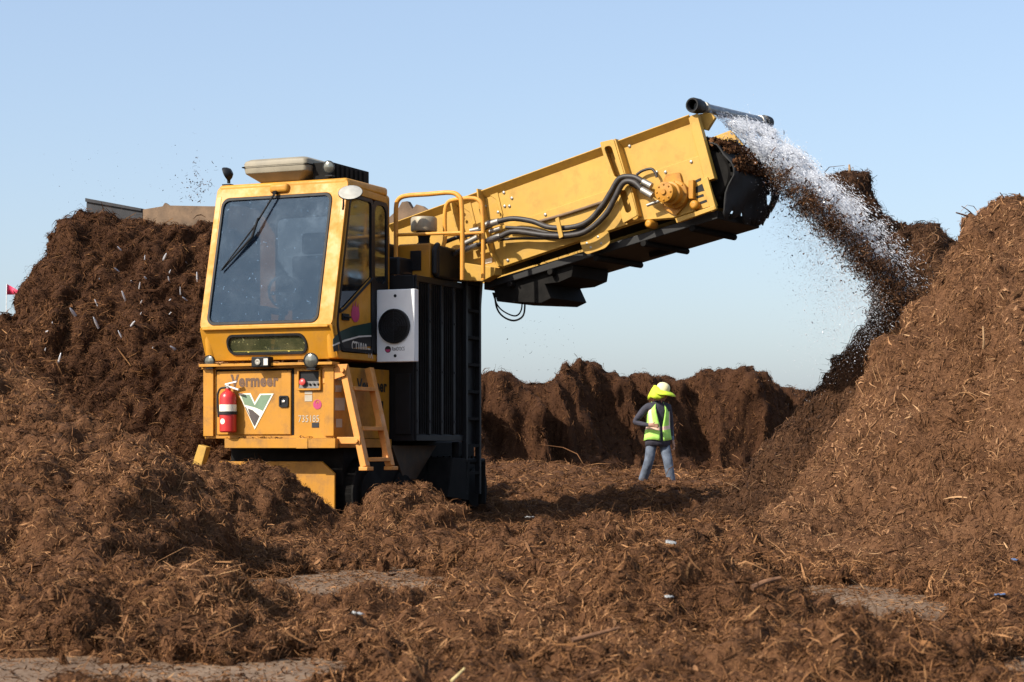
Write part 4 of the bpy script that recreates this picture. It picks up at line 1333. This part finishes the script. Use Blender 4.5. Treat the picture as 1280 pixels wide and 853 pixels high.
H1 = zz([(290, 350), (370, 335), (480, 350), (580, 385), (700, 385), (800, 350), (880, 260), (930, 180), (980, 105), (1060, 98), (1125, 132)])
H2 = zz([(300, 435), (380, 408), (560, 430), (700, 430), (800, 400), (900, 310), (950, 220), (1000, 132), (1060, 128), (1110, 175)])
H3 = zz([(330, 385), (460, 392), (560, 412), (690, 415), (790, 375), (880, 285), (930, 205), (985, 120), (1080, 160)])
H4 = zz([(300, 455), (400, 448), (540, 448), (690, 440), (790, 415), (890, 330)])
H5 = zz([(1075, 85), (1110, 62), (1160, 52), (1185, 80), (1190, 100)])
H6 = zz([(-20, 470), (60, 440), (130, 425), (200, 395), (290, 350)])
H7 = zz([(-20, 590), (30, 545), (90, 505), (150, 495), (230, 460), (300, 435)])
for pts, w, r in ((H1, -.16, .030), (H2, -.20, .031), (H3, -.12, .018), (H4, -.10, .016), (H5, -.10, .015), (H6, -.14, .024), (H7, -.17, .026)):
    MB().tube(bpath(pts, w), r, 10).build('hydraulic_hose', HOSE, boom)
for a, b, w, r in (((215, 372), (290, 350), -.16, .036), ((228, 463), (300, 435), -.20, .037), ((240, 410), (300, 390), -.13, .026), ((100, 475), (170, 440), -.14, .03), ((85, 520), (170, 485), -.17, .032), ((130, 405), (180, 395), -.12, .03),
                   ((1112, 125), (1160, 150), -.16, .036), ((1105, 170), (1165, 205), -.20, .036)):
    (p0, p1) = zz([a, b]); s0, z0 = CF.on_y(*p0, w); s1, z1 = CF.on_y(*p1, w); MB().cyl((s0, w, z0), (s1, w, z1), r, n=12).build('hose_fitting', STEEL, boom)
pp = MB().tube(bpath(zz([(520, 352), (700, 300), (885, 240)]), -.06), .017, 10)
pp.build('steel_pipe', RUST, boom)
MB().prism(rpoly(BP(zz([(676, 350), (696, 338), (722, 450), (700, 462)])), .012), fw(-.21), .04, .02).build('hose_clamp', YELB, boom, .003)
MB().prism(BP(zz([(205, 575), (262, 558), (262, 585), (212, 597)])), fw(-.035), .008, 0).build('safety_sticker', DECW, boom)
kb = MB().prism(BP([(590, 330), (628, 336), (627, 345), (612, 353), (588, 352)]), fw(-.1), .05, -.1)
kb.build('pivot_bracket', YELB, boom, .006)
cb = MB().tube(bpath([(618, 366), (621, 385), (629, 396), (642, 401), (653, 396), (656, 384), (655, 366)], .3), .011, 6); cb.tube(bpath([(616, 366), (622, 382), (632, 391), (645, 395), (652, 386), (652, 366)], .35), .009, 6)
cb.build('dangling_cable', BLK, boom)
# water bar
wb = MB()
s0, z0 = CF.on_y(872, 133, 0); s1, z1 = CF.on_y(957, 153, 1.5)
A_, B_ = Vector((s0, 0, z0)), Vector((s1, 1.5, z1))
wb.tube([A_, B_], .05, 14)
for k in range(9):
    p = A_.lerp(B_, .12 + .1 * k); wb.cyl(p, p + Vector((.06, 0, -.06)), .018, n=8)
wbo = wb.build('spray_bar', GREYM, boom)
el = MB().lathe(A_ - (B_ - A_).normalized() * .12, (B_ - A_), [(.045, .03), (.06, .0), (.075, .0), (.08, .02), (.08, .13), (.07, .15), (.07, .19), (.05, .2)], 20)
el.build('pipe_elbow', BLK, wbo)
el = MB().lathe(B_ - (B_ - A_).normalized() * .06, (B_ - A_), [(.05, 0), (.075, .01), (.075, .06), (.07, .13), (.05, .15), (0, .15)], 18)
el.build('pipe_cap', BLK, wbo)
for f_ in (.08, .9):
    p = A_.lerp(B_, f_); d = (B_ - A_).normalized(); MB().lathe(p, d, [(.05, 0), (.062, .002), (.062, .05), (.05, .052)], 16).build('pipe_clamp', STEEL, wbo)
MB().prism(BP([(866, 142), (884, 140), (890, 146), (880, 162), (872, 160)]), fw(.1), .03, -.02).build('bar_bracket', YELB, boom, .004)
# ------------------------------------------------------------------ fire extinguisher strapped to the body
ex_x, _ = MF.on_y(285, 505, -.0)
c0 = Vector((ex_x, .0, 1.02))
wpos = turner.matrix_basis @ c0
fe_ = empty('fire_extinguisher', wpos, -MF.a)
setp(fe_, 'red fire extinguisher with black hose strapped upright to the cab front', 'fire extinguisher')
cyl = MB().lathe((0, 0, 0), (0, 0, 1), [(0, 0), (.075, 0), (.088, .012), (.088, .36), (.08, .395), (.055, .425), (.03, .44), (.03, .46), (0, .46)], 26)
cyl.build('cylinder', RED, fe_)
MB().lathe((0, 0, 0), (0, 0, 1), [(.0885, .215), (.0895, .215), (.0895, .292), (.0885, .292)], 26).build('paper_label', DECW, fe_)
MB().prism([(.028 * math.cos(t), .115 + .03 * math.sin(t)) for t in np.linspace(0, 6.283, 17)[:-1]], lambda u, v, d: (u - .012, -.0885 + u * u * 5 - d, v), .003, -.004).build('round_label', DECW, fe_)
MB().lathe((0, 0, .188), (0, 0, 1), [(.088, 0), (.097, 0), (.097, .032), (.088, .032)], 26).box(-.11, -.06, -.02, .06, .185, .225).box(-.06, .06, .06, .085, .185, .225).build('strap', RUB, fe_)
v = MB().cyl((0, 0, .44), (0, 0, .49), .022, n=12)
v.hexa([(-.03, -.012, .475), (.02, -.012, .48), (.02, .012, .48), (-.03, .012, .475)], [(-.03, -.012, .505), (.02, -.012, .515), (.02, .012, .515), (-.03, .012, .505)])
v.build('valve', STEEL, fe_)
v = MB()
v.hexa([(-.03, -.014, .50), (.11, -.014, .525), (.11, .014, .525), (-.03, .014, .50)], [(-.03, -.014, .512), (.11, -.014, .54), (.11, .014, .54), (-.03, .014, .512)])
v.hexa([(-.01, -.014, .485), (.13, -.014, .44), (.13, .014, .44), (-.01, .014, .485)], [(-.01, -.014, .497), (.13, -.014, .455), (.13, .014, .455), (-.01, .014, .497)])
v.build('handle', WHT, fe_)
MB().tube(smooth_path([(-.02, -.01, .47), (-.08, -.02, .46), (-.112, -.02, .40), (-.112, -.02, .30), (-.105, -.02, .16)], 6), .011, 8).build('hose', RUB, fe_)

# ------------------------------------------------------------------ the worker
YP = 32.2; XP, ZP = px_x(822, YP), .13
per = empty('person', (XP, YP, ZP), .28)
setp(per, 'worker in lime vest, sun hat and jeans walking in front of the distant windrow', 'person')
JEAN = plain('faded denim', (.095, .115, .15), .8, var=.35, vscale=12, bump=1, bscale=13)
NAVY = plain('dark shirt cloth', (.035, .032, .045), .85, var=.25, vscale=10, bump=1, bscale=12)
SKIN = plain('skin', (.36, .19, .12), .55, var=.08)
SHOE = plain('work boots', (.05, .035, .025), .8, var=.3)
LIME = plain('lime vest cloth', (.42, .74, .13), .75, var=.15, vscale=7, bump=1, bscale=10)
LIMEY = plain('lime hat cloth', (.55, .70, .03), .75, var=.08, vscale=7)
REFL = plain('reflective band', (.80, .55, .40), .45, var=.1)
CREAM = plain('hat crown', (.74, .66, .36), .8, var=.08)

verts = {  # joint: (x, y, z, rx, ry)
    'pelvis': (.0, 0, .92, .165, .125), 'belly': (.0, -.02, 1.06, .155, .12), 'chest': (-.005, -.03, 1.24, .165, .125), 'upper': (-.01, -.035, 1.37, .135, .10),
    'neck': (.015, -.055, 1.46, .06, .06), 'head0': (.045, -.09, 1.545, .072, .085), 'head1': (.06, -.10, 1.63, .085, .10), 'head2': (.055, -.09, 1.70, .06, .07),
    'nose': (.105, -.205, 1.585, .014, .014),
    'hipL': (-.095, 0, .86, .105, .105), 'kneeL': (-.165, -.06, .50, .085, .085), 'ankL': (-.235, .12, .12, .075, .08), 'heelL': (-.258, .13, .05, .045, .04), 'toeL': (-.24, -.06, .035, .04, .03),
    'hipR': (.095, 0, .86, .105, .105), 'kneeR': (.125, -.15, .49, .085, .085), 'ankR': (.195, -.14, .10, .075, .08), 'heelR': (.22, -.13, .045, .045, .04), 'toeR': (.26, -.32, .03, .04, .03),
    'shL': (-.20, -.03, 1.38, .072, .072), 'elL': (-.42, -.02, 1.12, .052, .052), 'wrL': (-.235, -.21, 1.075, .034, .034), 'haL': (-.17, -.255, 1.07, .034, .024),
    'shR': (.17, -.04, 1.37, .072, .072), 'elR': (.24, .02, 1.07, .050, .050), 'wrR': (.235, -.06, .82, .033, .033), 'haR': (.24, -.085, .745, .034, .024),
}
edges = [('pelvis', 'belly'), ('belly', 'chest'), ('chest', 'upper'), ('upper', 'neck'), ('neck', 'head0'), ('head0', 'head1'), ('head1', 'head2'), ('head0', 'nose'),
         ('pelvis', 'hipL'), ('hipL', 'kneeL'), ('kneeL', 'ankL'), ('ankL', 'heelL'), ('heelL', 'toeL'), ('pelvis', 'hipR'), ('hipR', 'kneeR'), ('kneeR', 'ankR'), ('ankR', 'heelR'), ('heelR', 'toeR'),
         ('upper', 'shL'), ('shL', 'elL'), ('elL', 'wrL'), ('wrL', 'haL'), ('upper', 'shR'), ('shR', 'elR'), ('elR', 'wrR'), ('wrR', 'haR')]
for sd, hc, dirv, spread, curl in (('L', Vector(verts['haL'][:3]), Vector((.85, -.5, -.05)), Vector((.05, .1, 1)), Vector((.3, .6, -.3))), ('R', Vector(verts['haR'][:3]), Vector((.05, -.25, -1)), Vector((.2, -1, .15)), Vector((-.9, .1, .2)))):
    dirv.normalize(); spread.normalize(); curl.normalize()
    for k, (o_, l) in enumerate(((-.024, .062), (-.008, .078), (.008, .082), (.024, .07))):
        a, b, c = hc + spread * o_ + dirv * .02, hc + spread * o_ * 1.15 + dirv * (.035 + l * .5), hc + spread * o_ * 1.2 + dirv * (.03 + l * .8) + curl * l * .45
        for i, p in enumerate((a, b, c)): verts[f'f{sd}{k}{i}'] = (*p, .0095, .0095)
        edges += [('ha' + sd, f'f{sd}{k}0'), (f'f{sd}{k}0', f'f{sd}{k}1'), (f'f{sd}{k}1', f'f{sd}{k}2')]
    a, b = hc + spread * .03 - dirv * .012, hc + spread * .055 + dirv * .03
    verts[f't{sd}0'] = (*a, .011, .011); verts[f't{sd}1'] = (*b, .010, .010)
    edges += [('ha' + sd, f't{sd}0'), (f't{sd}0', f't{sd}1')]
keys = list(verts); ix = {k: i for i, k in enumerate(keys)}
me = bpy.data.meshes.new('body')
me.from_pydata([verts[k][:3] for k in keys], [(ix[a], ix[b]) for a, b in edges], [])
tmp = link('body_tmp', me)
md = tmp.modifiers.new('Skin', 'SKIN'); md.use_smooth_shade = True
for i, k in enumerate(keys):
    d = me.skin_vertices[0].data[i]; d.radius = verts[k][3:]; d.use_root = (k == 'pelvis')
tmp.modifiers.new('Sub', 'SUBSURF').levels = 2; tmp.modifiers['Sub'].render_levels = 2
bme = bpy.data.meshes.new_from_object(tmp.evaluated_get(bpy.context.evaluated_depsgraph_get()))
bpy.data.objects.remove(tmp)
for mt in (JEAN, NAVY, SKIN, SHOE): bme.materials.append(mt)
for p in bme.polygons:
    c = p.center
    m_ = 0
    if c.z < .075: m_ = 3
    elif c.z > 1.475: m_ = 2
    elif c.z > .90 and (abs(c.x) < .25 or c.z > .98): m_ = 1
    if (Vector(verts['haR'][:3]) - c).length < .14 and c.z < .83 and c.x > .2 and c.y < -.03: m_ = 2
    if (Vector(verts['haL'][:3]) - c).length < .12 and c.x > -.245 and c.y < -.17: m_ = 2
    p.material_index = m_; p.use_smooth = True
body_p = link('body', bme, per)
# shirt hem hanging below the vest
def shell(rows, a0, a1, n, thick, name, mats, matfn=None, parent=per):
    m = MB(); vs = []
    for (cx_, cy_, z, rx, ry) in rows:
        for k in range(n + 1):
            a = a0(z) + (a1(z) - a0(z)) * k / n
            wv = 1 + .02 * math.sin(a * 7 + z * 9)
            vs.append((cx_ + rx * wv * math.sin(a), cy_ - ry * wv * math.cos(a), z + .012 * math.sin(a * 3 + z * 5)))
    for i in range(len(rows) - 1):
        for k in range(n):
            q = i * (n + 1) + k
            m.mi = matfn(i, k, n) if matfn else 0
            m.add([], [])
            m.f.append([q, q + 1, q + n + 2, q + n + 1]); m.m.append(m.mi); m.sm.append(True)
    m.v = [tuple(p) for p in vs]
    o = m.build(name, mats, parent)
    s_ = o.modifiers.new('Solid', 'SOLIDIFY'); s_.thickness = thick; s_.offset = 1
    return o


full0, full1 = (lambda z: -math.pi), (lambda z: math.pi)
shell([(0, -.01, .735, .205, .16), (0, -.01, .82, .205, .16), (0, -.01, .90, .198, .155), (0, -.015, .98, .19, .15), (0, -.02, 1.06, .178, .14)], full0, full1, 30, .01, 'shirt_hem', [NAVY])
op = lambda z: .12 + max(0, z - 1.06) * 1.25
rows = [(0, -.015, .83, .225, .18), (0, -.015, .89, .215, .172), (0, -.015, .945, .208, .166), (0, -.015, 1.0, .20, .16), (0, -.02, 1.06, .192, .155), (-.002, -.025, 1.14, .187, .152), (-.005, -.03, 1.22, .187, .15), (-.006, -.032, 1.30, .182, .142), (-.008, -.035, 1.36, .165, .125), (-.008, -.035, 1.41, .13, .10), (-.006, -.035, 1.445, .10, .08)]


def vest_m(i, k, n):
    if i in (3,): return 1
    f = k / n
    if i >= 4 and (.10 < f < .16 or .84 < f < .90): return 1
    return 0


shell(rows, lambda z: op(z), lambda z: 2 * math.pi - op(z), 44, .012, 'vest', [LIME, REFL], vest_m)
# sun hat: crown, drooping brim, neck cape
hat = MB(); tilt = Matrix.Rotation(R(14), 3, 'Y') @ Matrix.Rotation(R(12), 3, 'X')
hc = Vector((.055, -.095, 1.655))
prof = [(.112, .0), (.113, .03), (.105, .07), (.08, .105), (.04, .125), (0, .13)]
n = 26
vs = [hc + tilt @ Vector((r * math.cos(2 * math.pi * k / n), r * 1.12 * math.sin(2 * math.pi * k / n), h)) for r, h in prof for k in range(n)]
hat.add(vs, [(i * n + k, i * n + (k + 1) % n, (i + 1) * n + (k + 1) % n, (i + 1) * n + k) for i in range(len(prof) - 1) for k in range(n)], True)
ho = hat.build('sun_hat', CREAM, per)
brim = MB(); vs = []
br_r = [(.108, .012), (.14, .0), (.175, -.022), (.205, -.05)]
for r, h in br_r:
    for k in range(n):
        a = 2 * math.pi * k / n
        e = 1 + .18 * math.cos(a) * (r > .12)
        vs.append(hc + tilt @ Vector((r * e * math.cos(a), r * 1.05 * math.sin(a), h - .03 * (math.sin(a * 2) + .4 * math.sin(a * 5)) * (r - .1) * 4)))
brim.add(vs, [(i * n + k, i * n + (k + 1) % n, (i + 1) * n + (k + 1) % n, (i + 1) * n + k) for i in range(len(br_r) - 1) for k in range(n)], True)
bo_ = brim.build('hat_brim', LIMEY, ho); bo_.modifiers.new('Solid', 'SOLIDIFY').thickness = .006
cape = MB(); vs = []
rowsC = [(.118, .06), (.135, .02), (.16, -.04), (.175, -.09), (.165, -.14)]
nC = 20
for i, (r, h) in enumerate(rowsC):
    for k in range(nC + 1):
        a = R(75) + R(215) * k / nC
        w = 1 + .08 * math.sin(a * 6 + i)
        vs.append(hc + Vector((r * .98 * w * math.cos(a) - .035 - .008 * i, r * .9 * w * math.sin(a) + .03, h + .02 * math.sin(a * 4))))
cape.add(vs, [(i * (nC + 1) + k, i * (nC + 1) + k + 1, (i + 1) * (nC + 1) + k + 1, (i + 1) * (nC + 1) + k) for i in range(len(rowsC) - 1) for k in range(nC)], True)
co = cape.build('neck_cape', LIMEY, ho); co.modifiers.new('Solid', 'SOLIDIFY').thickness = .006
hair = MB(); hair.ball((.045, -.075, 1.635), .098, (1, 1.1, 1.05)); hair.build('hair', plain('dark hair', (.02, .015, .012), .7), per)

# ------------------------------------------------------------------ water spray, thrown compost, dust
TW = turner.matrix_basis @ (Matrix.Translation(bl) @ Matrix.Rotation(-(CF.a - MF.a), 4, 'Z'))
bar0, bar1 = TW @ A_, TW @ B_
wat, wN, wL, wP = nt('water drops')
wP.inputs['Base Color'].default_value = (.80, .82, .86, 1); wP.inputs['Roughness'].default_value = .12
wP.inputs['Transmission Weight'].default_value = .25; wP.inputs['IOR'].default_value = 1.33


def drops(C, r, st, vel):
    """Stretched octahedra: centres, radii, stretch along vel."""
    n = len(C)
    vel = vel / np.linalg.norm(vel, axis=1)[:, None]
    a = np.cross(vel, rng.normal(size=(n, 3))); a /= np.linalg.norm(a, axis=1)[:, None]; b = np.cross(vel, a)
    o = [a, b, -a, -b]
    V = np.stack([C + x * r[:, None] for x in o] + [C + vel * (r * st)[:, None], C - vel * (r * st)[:, None]], 1)
    F = np.array([[0, 1, 4], [1, 2, 4], [2, 3, 4], [3, 0, 4], [1, 0, 5], [2, 1, 5], [3, 2, 5], [0, 3, 5]])
    return V.reshape(-1, 3), (F[None] + (np.arange(n) * 6)[:, None, None]).reshape(-1, 3)


def curve3(t, P):                            # quadratic Bezier
    return ((1 - t) ** 2)[:, None] * P[0] + (2 * t * (1 - t))[:, None] * P[1] + (t * t)[:, None] * P[2]


def tgt(px, py, Y): return np.array([px_x(px, Y), Y, px_z(py, Y)])


n = 430000
wv = rng.random(n) * .80 + .2
t = rng.beta(1.15, 1.2, n)
src = np.array(bar0)[None] * (1 - wv)[:, None] + np.array(bar1)[None] * wv[:, None]
end = tgt(1142, 368, 21.25)[None] + rng.normal(size=(n, 3)) * np.array([.17, .25, .15])
mid = (src + end) / 2 + np.array([.02, 0, .05]) + rng.normal(size=(n, 3)) * np.array([.06, .05, .05])
C = ((1 - t) ** 2)[:, None] * src + (2 * t * (1 - t))[:, None] * mid + (t * t)[:, None] * end
C[:, 2] += rng.normal(size=n) * .02 * (1 + 3 * t)
clump = n2(C[:, 0], C[:, 2], .16, 3.0, 3)
kp = rng.random(n) < np.clip(.55 + 1.0 * clump, .06, 1) * np.clip(1.08 - 1.22 * t, .03, 1)
C = C[kp]; r = rng.lognormal(math.log(.0017), .5, len(C)); vel = np.tile(np.array([.75, -.15, -.65]), (len(C), 1)) + rng.normal(size=(len(C), 3)) * .2
p1 = drops(C, r, rng.uniform(1.5, 7, len(C)), vel)
# fine drops blown out of the jet
n = 40000
t = rng.beta(1.6, 1.1, n); c0_ = curve3(t, [np.array((bar0 + bar1) / 2), tgt(1040, 225, 21.2), tgt(1110, 372, 21.0)])
C = c0_ + np.array([-.05, 0, -.1]) + np.abs(rng.normal(size=(n, 1))) * np.array([[-.28, 0, -.34]]) * t[:, None] + rng.normal(size=(n, 3)) * np.array([.14, .3, .12])
p2 = drops(C, rng.lognormal(math.log(.0015), .5, n), rng.uniform(1, 2.2, n), np.tile(np.array([.4, 0, -.8]), (n, 1)))
Vv, F = merge([p1, p2])
setp(link('water_spray', np_mesh('water_spray', Vv, F, wat, False)), 'white water spray jetting from the bar at the conveyor tip', 'water spray', kind='stuff')

# compost on the belt and flying off its end
pts = []
b0 = np.array(TW @ Vector((1.2, .6, za))); b1 = np.array(TW @ Vector((hs, .6, hz + .3)))
n = 9000
w = rng.uniform(-.5, .5, n); t = rng.random(n) ** .8
s = 1.3 + (hs - 1.2) * t
zl_ = np.interp(s, [sa, hs], [CF.on_y(560, 332, 0)[1] + .03, hz + .29])
hmp = .15 * np.maximum(0, 1 - (np.abs(w) / .52) ** 2.5) * (1 + .5 * n2(s, w, .2, 1.0))
loc = np.stack([s, .6 + w, zl_ + hmp * rng.random(n)], 1)
M4 = np.array(TW)
onbelt = loc @ M4[:3, :3].T + M4[:3, 3]
n = 21000
t = .12 + .88 * rng.beta(1.5, .9, n)
st = np.array(TW @ Vector((hs + .15, .6, hz + .28)))
stj = st[None] + rng.normal(size=(n, 3)) * np.array([.10, .22, .05])
md_ = tgt(1022, 251, 21.0); en_ = tgt(1126, 378, 20.9)
jit = rng.normal(size=(n, 3)) * np.array([.045, .2, .035]) * (1 + .8 * t)[:, None]
fly = ((1 - t) ** 2)[:, None] * stj + (2 * t * (1 - t))[:, None] * md_ + (t * t)[:, None] * en_ + jit
cl_ = n2(fly[:, 0], fly[:, 2], .13, 6.0, 3)
fly = fly[rng.random(n) < np.clip(.6 + 1.1 * cl_, .03, 1)]
sp = rng.random(len(fly)); fly[sp > .93] += rng.normal(size=((sp > .93).sum(), 3)) * .16


def bits(P, s):
    n = len(P); Nn = rng.normal(size=(n, 3)); Nn /= np.linalg.norm(Nn, axis=1)[:, None]
    k = n // 2
    return merge([shreds(P[:k], Nn[:k], rng.lognormal(math.log(s), .5, k), rng.lognormal(math.log(s * .14), .4, k), .5, .4, 0),
                  shreds(P[k:], Nn[k:], rng.lognormal(math.log(s * .5), .5, n - k), rng.lognormal(math.log(s * .32), .4, n - k), .5, .2, 0, 0, True)])


n = 3600                                    # clinging to the skirt as it turns over the drum
aa = 1.6 - 1.5 * rng.random(n) ** 1.3
rr_ = .345 + .05 * rng.random(n)
drp = np.stack([hs + rr_ * np.cos(aa), rng.uniform(.04, 1.12, n), hz + rr_ * np.sin(aa)], 1) @ M4[:3, :3].T + M4[:3, 3]
onbelt = np.concatenate([onbelt, drp[n2(aa, drp[:, 1], .25, 5.0) > -.25]])
Vv, F = bits(onbelt, .07)
lm = MB()                                   # the packed load under the loose bits
gs = np.linspace(1.3, hs + .1, 60); gw = np.linspace(-.5, .5, 22)
SS, WW = np.meshgrid(gs, gw)
ZZ = np.interp(SS, [sa, hs], [CF.on_y(560, 332, 0)[1] + .03, hz + .29]) + .14 * np.maximum(0, 1 - (np.abs(WW) / .52) ** 2.5) * (1 + .5 * n2(SS, WW, .2, 1.0)) * np.clip((hs + .1 - SS) / .15, .2, 1)
ld = np.stack([SS, WW + .6, ZZ], -1).reshape(-1, 3) @ M4[:3, :3].T + M4[:3, 3]
I = np.arange(SS.size).reshape(SS.shape)
Q = np.stack([I[:-1, :-1], I[:-1, 1:], I[1:, 1:], I[1:, :-1]], -1).reshape(-1, 4)
Vv, F = merge([(Vv, F), (ld, Q)])
setp(link('compost_load', np_mesh('compost_load', Vv, F, SH_DIG[1], False)), 'dark compost riding on the belt at the raised conveyor tip', 'compost', kind='stuff')
Vv, F = bits(fly, .045)
setp(link('thrown_compost', np_mesh('thrown_compost', Vv, F, SH_WET[1], False)), 'stream of brown compost thrown off the belt below the water spray', 'compost', kind='stuff')
# scraps flung up behind the cab and drifting under the boom
n = 150
P = tgt(247, 232, 24.2)[None] + rng.standard_t(3, size=(n, 3)) * np.array([.07, .2, .11])
n2_ = 80
P2 = np.stack([rng.uniform(px_x(630, 24), px_x(720, 24), n2_), rng.uniform(23, 25, n2_), rng.uniform(px_z(465, 24), px_z(400, 24), n2_)], 1)
n3 = 160
P3 = np.stack([rng.uniform(px_x(60, 24), px_x(330, 24), n3), rng.uniform(23.5, 25, n3), px_z(265, 24) + np.abs(rng.normal(size=n3)) * .45], 1)
Vv, F = merge([bits(P, .035), bits(P2, .018), bits(P3, .016)])
setp(link('flying_debris', np_mesh('flying_debris', Vv, F, SH_DIG[1], False)), 'dark scraps of compost flying through the air behind the cab', 'debris', kind='stuff')

# ------------------------------------------------------------------ small things lying about
fl_ = empty('marker_flag', (px_x(8, 25), 25.0, px_z(430, 25)), 0)
setp(fl_, 'small pink marker flag on a white wire behind the left compost pile', 'flag')
MB().tube([(0, 0, 0), (0, 0, px_z(384, 25) - px_z(430, 25) + .02), (.005, 0, px_z(355, 25) - px_z(430, 25))], .006, 6).build('wire', WHT, fl_)
zt, zb_ = px_z(355, 25) - px_z(430, 25), px_z(368.5, 25) - px_z(430, 25)
fm = MB(); vs = []
for i in range(7):
    u = i / 6
    for k, zq in enumerate((zt, zb_)):
        vs.append((u * .155, .018 * math.sin(u * 5), zq + (.0 if k else -.085 * u)))
fm.add(vs, [(2 * i, 2 * i + 2, 2 * i + 3, 2 * i + 1) for i in range(6)], True)
fo = fm.build('pennant', plain('pink film', (.80, .06, .13), .6), fl_); fo.modifiers.new('Solid', 'SOLIDIFY').thickness = .003


def ground_at(px, py, V=None):
    """Nearest vertex of the mulch (or floor) under a photo point."""
    V = gv if V is None else V
    d = np.array([(px - 640) / FPX, 1, (HOR - py) / FPX]); d /= np.linalg.norm(d)
    q = V - np.array([0, 0, CAMZ]); t = q @ d
    off = np.linalg.norm(q - t[:, None] * d, axis=1)
    ok = off < .05
    if ok.any(): return Vector(V[ok][np.argmin(t[ok])])
    t = CAMZ / -d[2]; return Vector((d[0] * t, d[1] * t, 0))


PLAS = plain('white plastic film', (.32, .32, .31), .45, var=.15, vscale=30)
BLUP = plain('blue plastic', (.10, .16, .30), .35, var=.2)


def scrap(px, py, size, label, mat, V=None):
    p = ground_at(px, py, V); size *= .7
    m = MB(); vs = []; rr = random.Random(int(px * 7 + py))
    N_ = 5
    for i in range(N_ + 1):
        for k in range(N_ + 1):
            vs.append(((i / N_ - .5) * size * (1 + .3 * rr.random()), (k / N_ - .5) * size * .8, size * (.12 + .28 * rr.random())))
    m.add(vs, [(i * (N_ + 1) + k, (i + 1) * (N_ + 1) + k, (i + 1) * (N_ + 1) + k + 1, i * (N_ + 1) + k + 1) for i in range(N_) for k in range(N_)])
    o = m.build('plastic_scrap', mat)
    o.modifiers.new('Solid', 'SOLIDIFY').thickness = .003
    o.location = p + Vector((0, 0, .02)); o.rotation_euler = (.2, .1, rr.uniform(0, 3))
    setp(o, label, 'litter')


scrap(457, 768, .075, 'crumpled white plastic scrap lying near the bare pavement patch left of centre', PLAS)
scrap(654, 650, .075, 'white scrap at the front edge of the shadow under the boom', PLAS)
scrap(843, 675, .06, 'pale bluish scrap on the mulch below the walking worker', PLAS)
scrap(832, 744, .045, 'small round white scrap on the sunlit mulch mound in the middle foreground', PLAS)
scrap(1243, 746, .06, 'dark blue plastic bit at the foot of the big right heap', BLUP)
scrap(1266, 697, .06, 'blue plastic bit low on the right heap, close to the right edge', BLUP)
scrap(454, 628, .05, 'small pale scrap in the dark gap beneath the cab ladder', PLAS)


def stick(pts, r, label, V=None, mat=SH_DRY[2], name='stick', flat=1.0):
    """pts: photo points with heights above the surface below the first one."""
    base = ground_at(*pts[0][:2], V)
    Y = base.y
    P = [Vector((px_x(a, Y), Y + dy, px_z(b, Y))) for a, b, dy in pts]
    m = MB().tube(smooth_path(P, 4), [r * (1 - .4 * i / (4 * (len(P) - 1))) for i in range(4 * (len(P) - 1) + 1)], 8)
    o = m.build(name, mat)
    setp(o, label, 'stick')


BARK = plain('bark', (.16, .075, .035), .9, var=.4, vscale=30, bump=.5)
PALE = plain('pale split wood', (.36, .22, .11), .85, var=.3, vscale=25, bump=.3)
STRAW = plain('straw', (.55, .42, .18), .7, var=.2, vscale=25)
stick([(715, 800, -.02), (745, 793, 0), (775, 786, .03)], .009, 'dark brown stick lying across the mulch mound in the middle foreground', mat=BARK)
stick([(564, 852, 0), (572, 845, .02), (580, 838, .05)], .006, 'yellow straw stalk at the bottom edge of the picture', mat=STRAW)
stick([(484, 640, 0), (497, 633, .05), (510, 624, .12)], .02, 'thick broken stick below the front corner of the black radiator housing', mat=PALE)
stick([(940, 735, 0), (958, 728, .03), (978, 724, .06)], .014, 'bark covered branch at the edge of the bare patch on the right', mat=BARK)

# ------------------------------------------------------------------ mulch settled on the machine's ledges
LED = [(-1.58, -.03, .0, .08, 1.745, 260), (-1.30, .0, .03, .075, .957, 160), (-1.5, -.1, .5, 1.2, 3.68, 120), (-.85, .2, 1.4, 3.0, 2.735, 700), (-.3, -.03, .5, 1.2, .955, 60)]
parts = []
for x0, x1, y0, y1, zz_, n in LED:
    P = np.stack([rng.uniform(x0, x1, n), rng.uniform(y0, y1, n), np.full(n, zz_) + .004], 1)
    P = P[n2(P[:, 0], P[:, 1], .22, 2.0) > -.12]
    n = len(P)
    parts.append(shreds(P, np.tile(np.array([0., 0, 1]), (n, 1)), rng.lognormal(math.log(.04), .5, n), rng.lognormal(math.log(.007), .4, n), .3, .4, .3))
Vv, F = merge(parts)
link('settled_mulch', np_mesh('settled_mulch', Vv, F, SH_DRY[0], False), turner)['kind'] = 'stuff'


def skyline_stick(pts, Y, r, label, mat):
    P = [Vector((px_x(a, Y + d), Y + d, px_z(b, Y + d))) for a, b, d in pts]
    o = MB().tube(smooth_path(P, 3), [r * (1 - .5 * i / (3 * (len(P) - 1))) for i in range(3 * (len(P) - 1) + 1)], 7).build('stick', mat)
    setp(o, label, 'stick')


skyline_stick([(1222, 276, .1), (1208, 270, 0), (1195, 266, -.05)], 15.95, .011, 'grey twig poking out left from the shoulder of the big right heap', BARK)
skyline_stick([(1220, 272, .1), (1210, 263, .05), (1202, 258, 0)], 15.95, .006, 'thin twig rising just above the grey twig on the right heap shoulder', BARK)
skyline_stick([(1258, 256, .1), (1255, 248, .05), (1250, 241, 0)], 15.9, .007, 'short thin twig sticking up from the right heap skyline near the right edge', BARK)
skyline_stick([(1061, 226, .05), (1062, 214, 0), (1061.5, 206, 0)], 22.2, .022, 'short stub of wood standing on top of the overhanging wet pile', PALE)
skyline_stick([(1229, 446, -.5), (1230, 430, -.6), (1229, 408, -.62)], 15.3, .013, 'pale upright splinter of wood in the middle of the big right heap', PALE)
